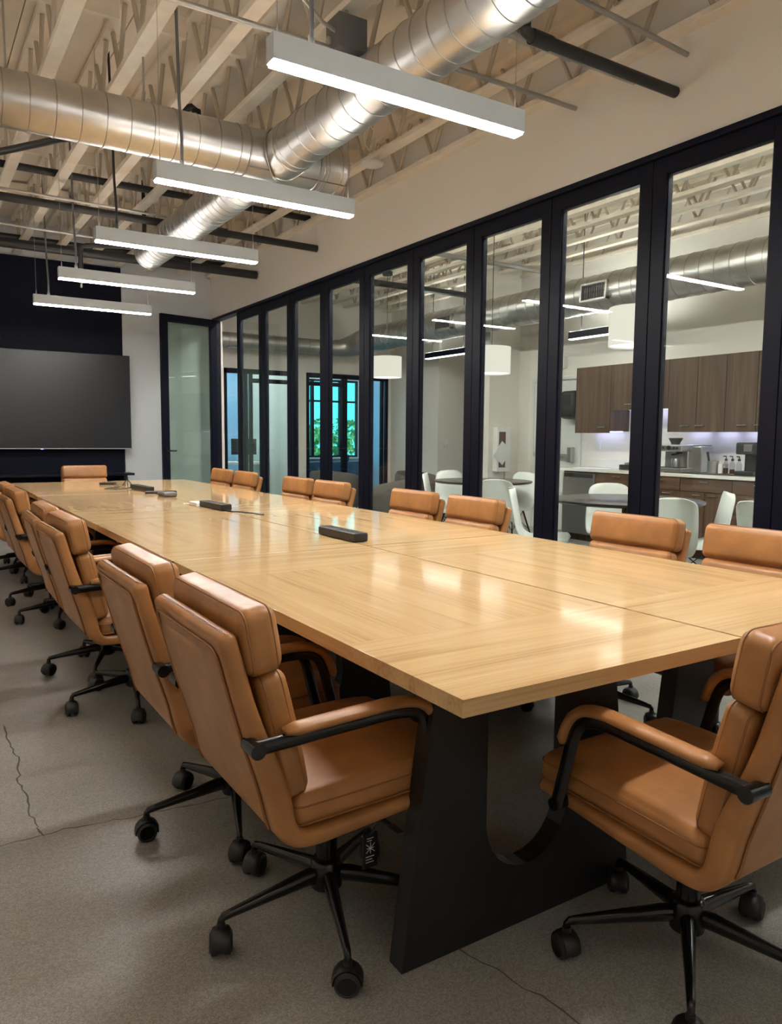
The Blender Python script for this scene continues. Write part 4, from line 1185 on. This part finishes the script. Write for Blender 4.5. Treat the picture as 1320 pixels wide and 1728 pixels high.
# extinguisher cabinet with a tilted paper on the return wall
ec = thing('extinguisher_cabinet', 'white wall box with a tilted sheet of paper stuck on it', 'wall box', (7.10, 8.3, 1.08))
b = MB(); b.rbox((0, -.05, 0), (0.24, 0.10, 0.62), 0.006); b.build('box', M['white'], ec)
b = MB(); b.rbox((-.03, -.102, 0.0), (0.12, 0.004, 0.50), 0.002); b.build('window', M['red'], ec)
b = MB(); b.rbox((0.0, -.112, -0.06), (0.22, 0.003, 0.26), 0.001, T=Matrix.Rotation(R(38), 4, 'Y')); b.build('paper', M['paper'], ec)
b = MB(); b.cyl((0.03, -.09, -0.31), (0.03, -.09, -1.07), 0.012, 0.012, 10); b.lathe([(0.0001, -1.079), (0.13, -1.079), (0.13, -1.065), (0.0001, -1.06)], 20, 0, Matrix.Translation((0.03, -.14, 0))); b.build('post', M['conduit'], ec)
bd = struct(B('door_31', M['frame'], 8.44, 8.76, 10.46, 10.5, 0, 2.92))
th = thing('thermostat', 'small white round thermostat on the far cafe wall', 'thermostat', (7.81, 10.5, 1.13))
b = MB(); b.lathe([(0.05, 0.0), (0.05, 0.02), (0.042, 0.03), (0.0001, 0.03)], 20, 0, Matrix.Rotation(R(90), 4, 'X')); b.rbox((0, -.003, 0), (0.12, 0.006, 0.14), 0.002); b.build('body', M['white'], th)
b = MB(); b.lathe([(0.02, 0.03), (0.02, 0.035), (0.0001, 0.036)], 16, 0, Matrix.Rotation(R(90), 4, 'X')); b.build('dial', M['paper'], th)

# cafe ducts
cd = thing('cafe_duct', 'large galvanised spiral duct along the cafe ceiling with square vents', 'duct', (0, 0, 0))
b = MB(); duct_body(b, (6.62, -1.8, 2.86), (6.62, 11.2, 2.86), 0.205, 0.16); b.build('main_run', [M['galv'], M['galv_d']], cd)
b = MB()
b.tube([(6.62, 11.2, 2.86), (6.62, 11.42, 2.84), (6.55, 11.6, 2.80), (6.40, 11.68, 2.765), (6.2, 11.70, 2.755)], [0.208, 0.2, 0.18, 0.15, 0.128], 28)
b.build('elbow', M['galv'], cd)
b = MB(); duct_body(b, (6.25, 11.70, 2.755), (3.52, 11.70, 2.755), 0.122, 0.2); b.build('branch_run', [M['galv'], M['galv_d']], cd)
for yy in (5.97, 8.73, 3.1):
    v = MB()
    Tv = Matrix.Translation((6.62 - 0.205, yy, 2.84)) @ Matrix.Rotation(R(4), 4, 'Y')
    v.box(-.03, 0.03, -.19, -.165, -.10, .10, 0, Tv); v.box(-.03, 0.03, .165, .19, -.10, .10, 0, Tv); v.box(-.03, 0.03, -.19, .19, .08, .10, 0, Tv); v.box(-.03, 0.03, -.19, .19, -.10, -.08, 0, Tv)
    v.box(0.0, 0.02, -.165, .165, -.08, .08, 1, Tv)
    for k in range(10): v.box(-.02, 0.0, -.15 + .033 * k, -.146 + .033 * k, -.08, .08, 1, Tv)
    v.build('vent_grille', [M['galv'], M['greybox']], cd, smooth=False)
for yy in (0.5, 3.5, 6.9, 10.2):
    b = MB(); b.tube([(6.62, yy, 3.06), (6.62, yy, ZD)], 0.006, 6); b.build('hanger_rod', M['conduit'], cd)
pipe('cafe_conduit', [(3.95, 2.55, ZJ - .03), (7.4, 2.55, ZJ - .03)], 0.014, M['conduit'], 'thin conduit across the cafe joists at the near panes', 'pipe', scale=False)
pipe('cafe_pipe', [(3.95, 7.6, ZJ - .06), (7.4, 7.6, ZJ - .06)], 0.03, M['conduit'], 'grey pipe across the cafe joists, halfway along', 'pipe', scale=False)
pipe('cafe_pipe', [(3.95, 9.4, ZJ - .08), (9.4, 9.4, ZJ - .08)], 0.045, M['pipe'], 'dark pipe across the far end of the cafe ceiling', 'pipe', scale=False)
pipe('cafe_conduit', [(4.6, 1.0, ZJ - .016), (4.6, 11.6, ZJ - .016)], 0.012, M['conduit'], 'pale conduit running lengthwise under the cafe joists', 'pipe', scale=False)

# cafe pendants
def drum(x_, y_, zb, h_, r_, label):
    t = thing('drum_pendant', label, 'pendant light', (x_, y_, zb), 0, 'drum pendants in the cafe')
    b = MB(); b.lathe([(r_, 0), (r_, h_), (r_ - .004, h_), (r_ - .004, 0)], 40, 0, close=True); b.build('lamp_shade', M['shade'], t)
    b = MB(); b.lathe([(0.0001, 0.012), (r_ - .006, 0.012)], 40); b.build('shade_diffuser', M['shade_low'], t)
    b = MB(); b.lathe([(0.0001, h_ - .04), (r_ - .006, h_ - .04)], 40); b.build('added_uplight_plate', M['shade_top'], t)  # glowing plate added out of sight to brighten the cafe ceiling
    b = MB(); b.tube([(0, 0, h_ - .05), (0, 0, ZD - zb)], 0.004, 6)
    for a in (0, 120, 240): b.tube([(0, 0, h_ - .02), ((r_ - .004) * math.cos(R(a)), (r_ - .004) * math.sin(R(a)), h_ - .004)], 0.003, 5)
    b.build('cord', M['plastic'], t)
    b = MB(); b.lathe([(0.07, ZJ - zb - .05), (0.07, ZJ - zb), (0.0001, ZJ - zb + .001)], 20); b.build('canopy', M['plastic'], t)
drum(4.67, 3.913, 1.935, 0.285, 0.205, 'round white drum pendant over the table in front of the kitchen cabinets')
drum(5.40, 6.47, 1.935, 0.285, 0.205, 'round white drum pendant over the middle cafe table')
drum(5.656, 9.018, 2.06, 0.285, 0.205, 'round white drum pendant over the grey tub chairs')
def blackbar(x_, y0, y1, z_, label, led='led_cafe'):
    t = thing('linear_pendant', label, 'pendant light', (x_, (y0 + y1) / 2, z_), 0, 'black linear pendants in the cafe')
    L2 = (y1 - y0) / 2
    b = MB(); b.rbox((0, 0, 0.05), (0.07, 2 * L2, 0.085), 0.003); b.build('housing', M['frame'], t)
    b = MB(); b.rbox((0, 0, 0.005), (0.06, 2 * L2 - .01, 0.012), 0.002); b.build('diffuser', M[led], t)
    b = MB(); b.rbox((0, 0, 0.091), (0.06, 2 * L2 - .01, 0.0042), 0.0002); b.build('added_uplight_lens', M['fill_up_cafe'], t)  # upward glow added to lift the cafe ceiling
    for s_ in (-1, 1):
        b = MB(); b.tube([(0, s_ * L2 * 0.7, 0.09), (0, s_ * L2 * 0.7, ZD - z_)], 0.006, 6); b.build('hanger_rod', M['pipe'], t)
blackbar(6.95, 5.62, 6.84, 2.45, 'black linear pendant before the kitchen cabinets, behind the drum pendant')
blackbar(7.10, 9.0, 10.12, 2.49, 'black linear pendant at the far end of the cafe')
blackbar(6.95, 2.6, 3.82, 2.45, 'added fill pendant over the near end of the kitchen counter')  # unseen lamp added for more cafe light, like the next two
blackbar(5.4, -1.2, 0.02, 2.6, 'added fill pendant in the near part of the cafe by the rear wall', 'fill_near')
blackbar(5.4, 0.8, 2.02, 2.6, 'added fill pendant in the near part of the cafe, nearer the cabinets', 'fill_near')

for k, y0 in enumerate((2.2, 4.3, 6.4, 8.5)):  # lamps added out of sight behind the header to light the kitchen wall
    blackbar(4.25, y0, y0 + 1.22, 3.16, 'added fill light hidden behind the glass wall header in the cafe, %s from the front' % ORD[k], 'fill_near')

# cafe tables
def cafe_table(x_, y_, r_, label):
    t = thing('cafe_table', label, 'table', (x_, y_, 0), 0, 'round cafe tables')
    b = MB(); b.lathe([(0.0001, 0.705), (r_ - .02, 0.712), (r_, 0.725), (r_, 0.738), (r_ - .004, 0.74), (0.0001, 0.74)], 48); b.build('tabletop', M['darktop'], t)
    b = MB(); b.lathe([(0.035, 0.02), (0.035, 0.706)], 18); b.build('column', M['black'], t)
    b = MB(); b.lathe([(0.0001, 0.0), (0.30, 0.0), (0.30, 0.008), (0.06, 0.022), (0.0001, 0.03)], 32); b.build('base', M['black'], t)
cafe_table(5.05, 4.27, 0.62, 'round dark cafe table in front of the kitchen counter')
cafe_table(5.75, 7.0, 0.58, 'round dark cafe table in front of the wall box')
def shell_chair0():
    t = thing('shell_chair', '', 'chair', (0, 0, 0))
    prof = smooth_path([(0.225, 0.425), (0.20, 0.445), (0.10, 0.437), (-0.02, 0.425), (-0.11, 0.432), (-0.165, 0.475), (-0.19, 0.55), (-0.21, 0.65), (-0.232, 0.76), (-0.246, 0.825)], 3)
    k = len(prof); nu = 13
    vs, fs = [], []
    for i, p in enumerate(prof):
        s = i / (k - 1)
        wd = 0.222 if s < 0.5 else 0.222 - 0.055 * ((s - 0.5) / 0.5) ** 2
        if s > 0.9: wd -= 0.05 * ((s - 0.9) / 0.1) ** 2
        if s < 0.1: wd -= 0.03 * ((0.1 - s) / 0.1) ** 2
        for j in range(nu):
            u = -1 + 2 * j / (nu - 1)
            lift = 0.055 * abs(u) ** 3
            a, b_ = prof[max(0, i - 1)], prof[min(k - 1, i + 1)]
            tt = Vector((0, b_.x - a.x, b_.y - a.y)).normalized(); nn = Vector((1, 0, 0)).cross(tt)
            vs.append(Vector((u * wd, p.x, p.y)) + nn * lift)
    for i in range(k - 1):
        for j in range(nu - 1):
            fs.append((i * nu + j, i * nu + j + 1, (i + 1) * nu + j + 1, (i + 1) * nu + j))
    b = MB(); b.add(vs, fs); o = b.build('seat_shell', M['shell'], t, angle=180)
    so = o.modifiers.new('thickness', 'SOLIDIFY'); so.thickness = 0.007
    for sx in (-1, 1):
        for sy in (-1, 1):
            b = MB(); b.tube([(sx * 0.10, sy * 0.10 - 0.01, 0.40), (sx * 0.20, sy * 0.19 - .01, 0.0)], [0.012, 0.009], 8); b.build('leg', M['black'], t)
    b = MB()
    b.tube([(-.13, .12, .40), (.13, .12, .40)], .006, 6); b.tube([(-.13, -.13, .40), (.13, -.13, .40)], .006, 6)
    for sx in (-1, 1):
        b.tube([(sx * .11, .11, .36), (sx * .17, -.17, .12)], .004, 5); b.tube([(sx * .11, -.13, .36), (sx * .17, .15, .12)], .004, 5)
    b.tube([(-.11, .11, .36), (.17, .15, .12)], .004, 5); b.tube([(.11, .11, .36), (-.17, .15, .12)], .004, 5)
    b.build('wire_brace', M['black'], t)
    return t
sc0 = shell_chair0()
scu = [False]
def put_shell(bx, by, tx, ty, label):
    d = Vector((tx - bx, ty - by, 0)).normalized()
    o = sc0 if not scu[0] else copy_tree(sc0); scu[0] = True
    o.location = (bx + d.x * 0.235, by + d.y * 0.235, 0)
    o.rotation_euler = (0, 0, math.atan2(d.y, d.x) - math.pi / 2)
    o['label'] = label; o['group'] = 'white shell chairs in the cafe'
put_shell(4.60, 3.50, 5.05, 4.27, 'white shell chair turned away, before the round table by the kitchen')
put_shell(5.62, 4.95, 5.05, 4.27, 'white shell chair facing over the round table, by the steel kitchen front')
put_shell(4.36, 4.86, 5.05, 4.27, 'white shell chair beside the thick dark stile, its seat towards the kitchen table')
put_shell(5.58, 3.74, 5.05, 4.27, 'white shell chair seen in profile beneath the pump bottles')
put_shell(4.90, 3.02, 5.6, 2.6, 'white shell chair behind the nearest chair at the glass wall')
put_shell(5.02, 5.93, 5.75, 7.0, 'white shell chair turned away, before the table by the wall box')
put_shell(6.48, 7.12, 5.75, 7.0, 'white shell chair behind the table by the wall box')
put_shell(5.24, 7.40, 5.75, 7.0, 'white shell chair beside the grey tub chair')
put_shell(5.92, 7.86, 5.75, 7.0, 'white shell chair at the far side of the middle cafe table')
# grey tub chairs
def tub0():
    t = thing('tub_chair', '', 'armchair', (0, 0, 0))
    vs, fs = [], []
    na = 33
    prof = [(0.30, 0.20), (0.385, 0.14), (0.41, 0.25), (0.42, 0.5), (0.41, 0.68), (0.385, 0.715), (0.35, 0.70), (0.325, 0.6), (0.31, 0.42)]
    for i in range(na):
        a = R(-35 + 250 * i / (na - 1)) + math.pi
        q = abs(i / (na - 1) - 0.5) * 2
        for (r_, z) in prof:
            zz = 0.14 + (z - 0.14) * (1 - 0.22 * q ** 2)
            vs.append((r_ * math.cos(a), r_ * 0.95 * math.sin(a), zz))
    n_ = len(prof)
    for i in range(na - 1):
        for j in range(n_):
            fs.append((i * n_ + j, i * n_ + (j + 1) % n_, (i + 1) * n_ + (j + 1) % n_, (i + 1) * n_ + j))
    fs.append(tuple(range(n_))); fs.append(tuple((na - 1) * n_ + j for j in reversed(range(n_))))
    b = MB(); b.add(vs, fs); b.build('backrest', M['felt'], t, angle=60)
    b = MB(); b.rbox((0, 0.04, 0.34), (0.62, 0.62, 0.16), 0.05, 3); b.build('seat', M['felt'], t)
    for sx in (-.24, .24):
        for sy in (-.22, .24):
            b = MB(); b.cyl((sx, sy, 0.26), (sx * 1.08, sy * 1.08, 0), 0.016, 0.011, 8); b.build('leg', M['black'], t)
    return t
tb0 = tub0()
for k, (xx, yy, rz, lb) in enumerate(((5.50, 8.55, 40, 'grey tub armchair closest to the glass wall, turned away'), (6.75, 9.75, 200, 'grey tub armchair behind the turned-away one'), (5.75, 10.7, -60, 'grey tub armchair before the glazed office front'))):
    o = tb0 if k == 0 else copy_tree(tb0)
    o.location = (xx, yy, 0); o.rotation_euler = (0, 0, R(rz)); o['label'] = lb; o['group'] = 'grey tub chairs in the lounge'
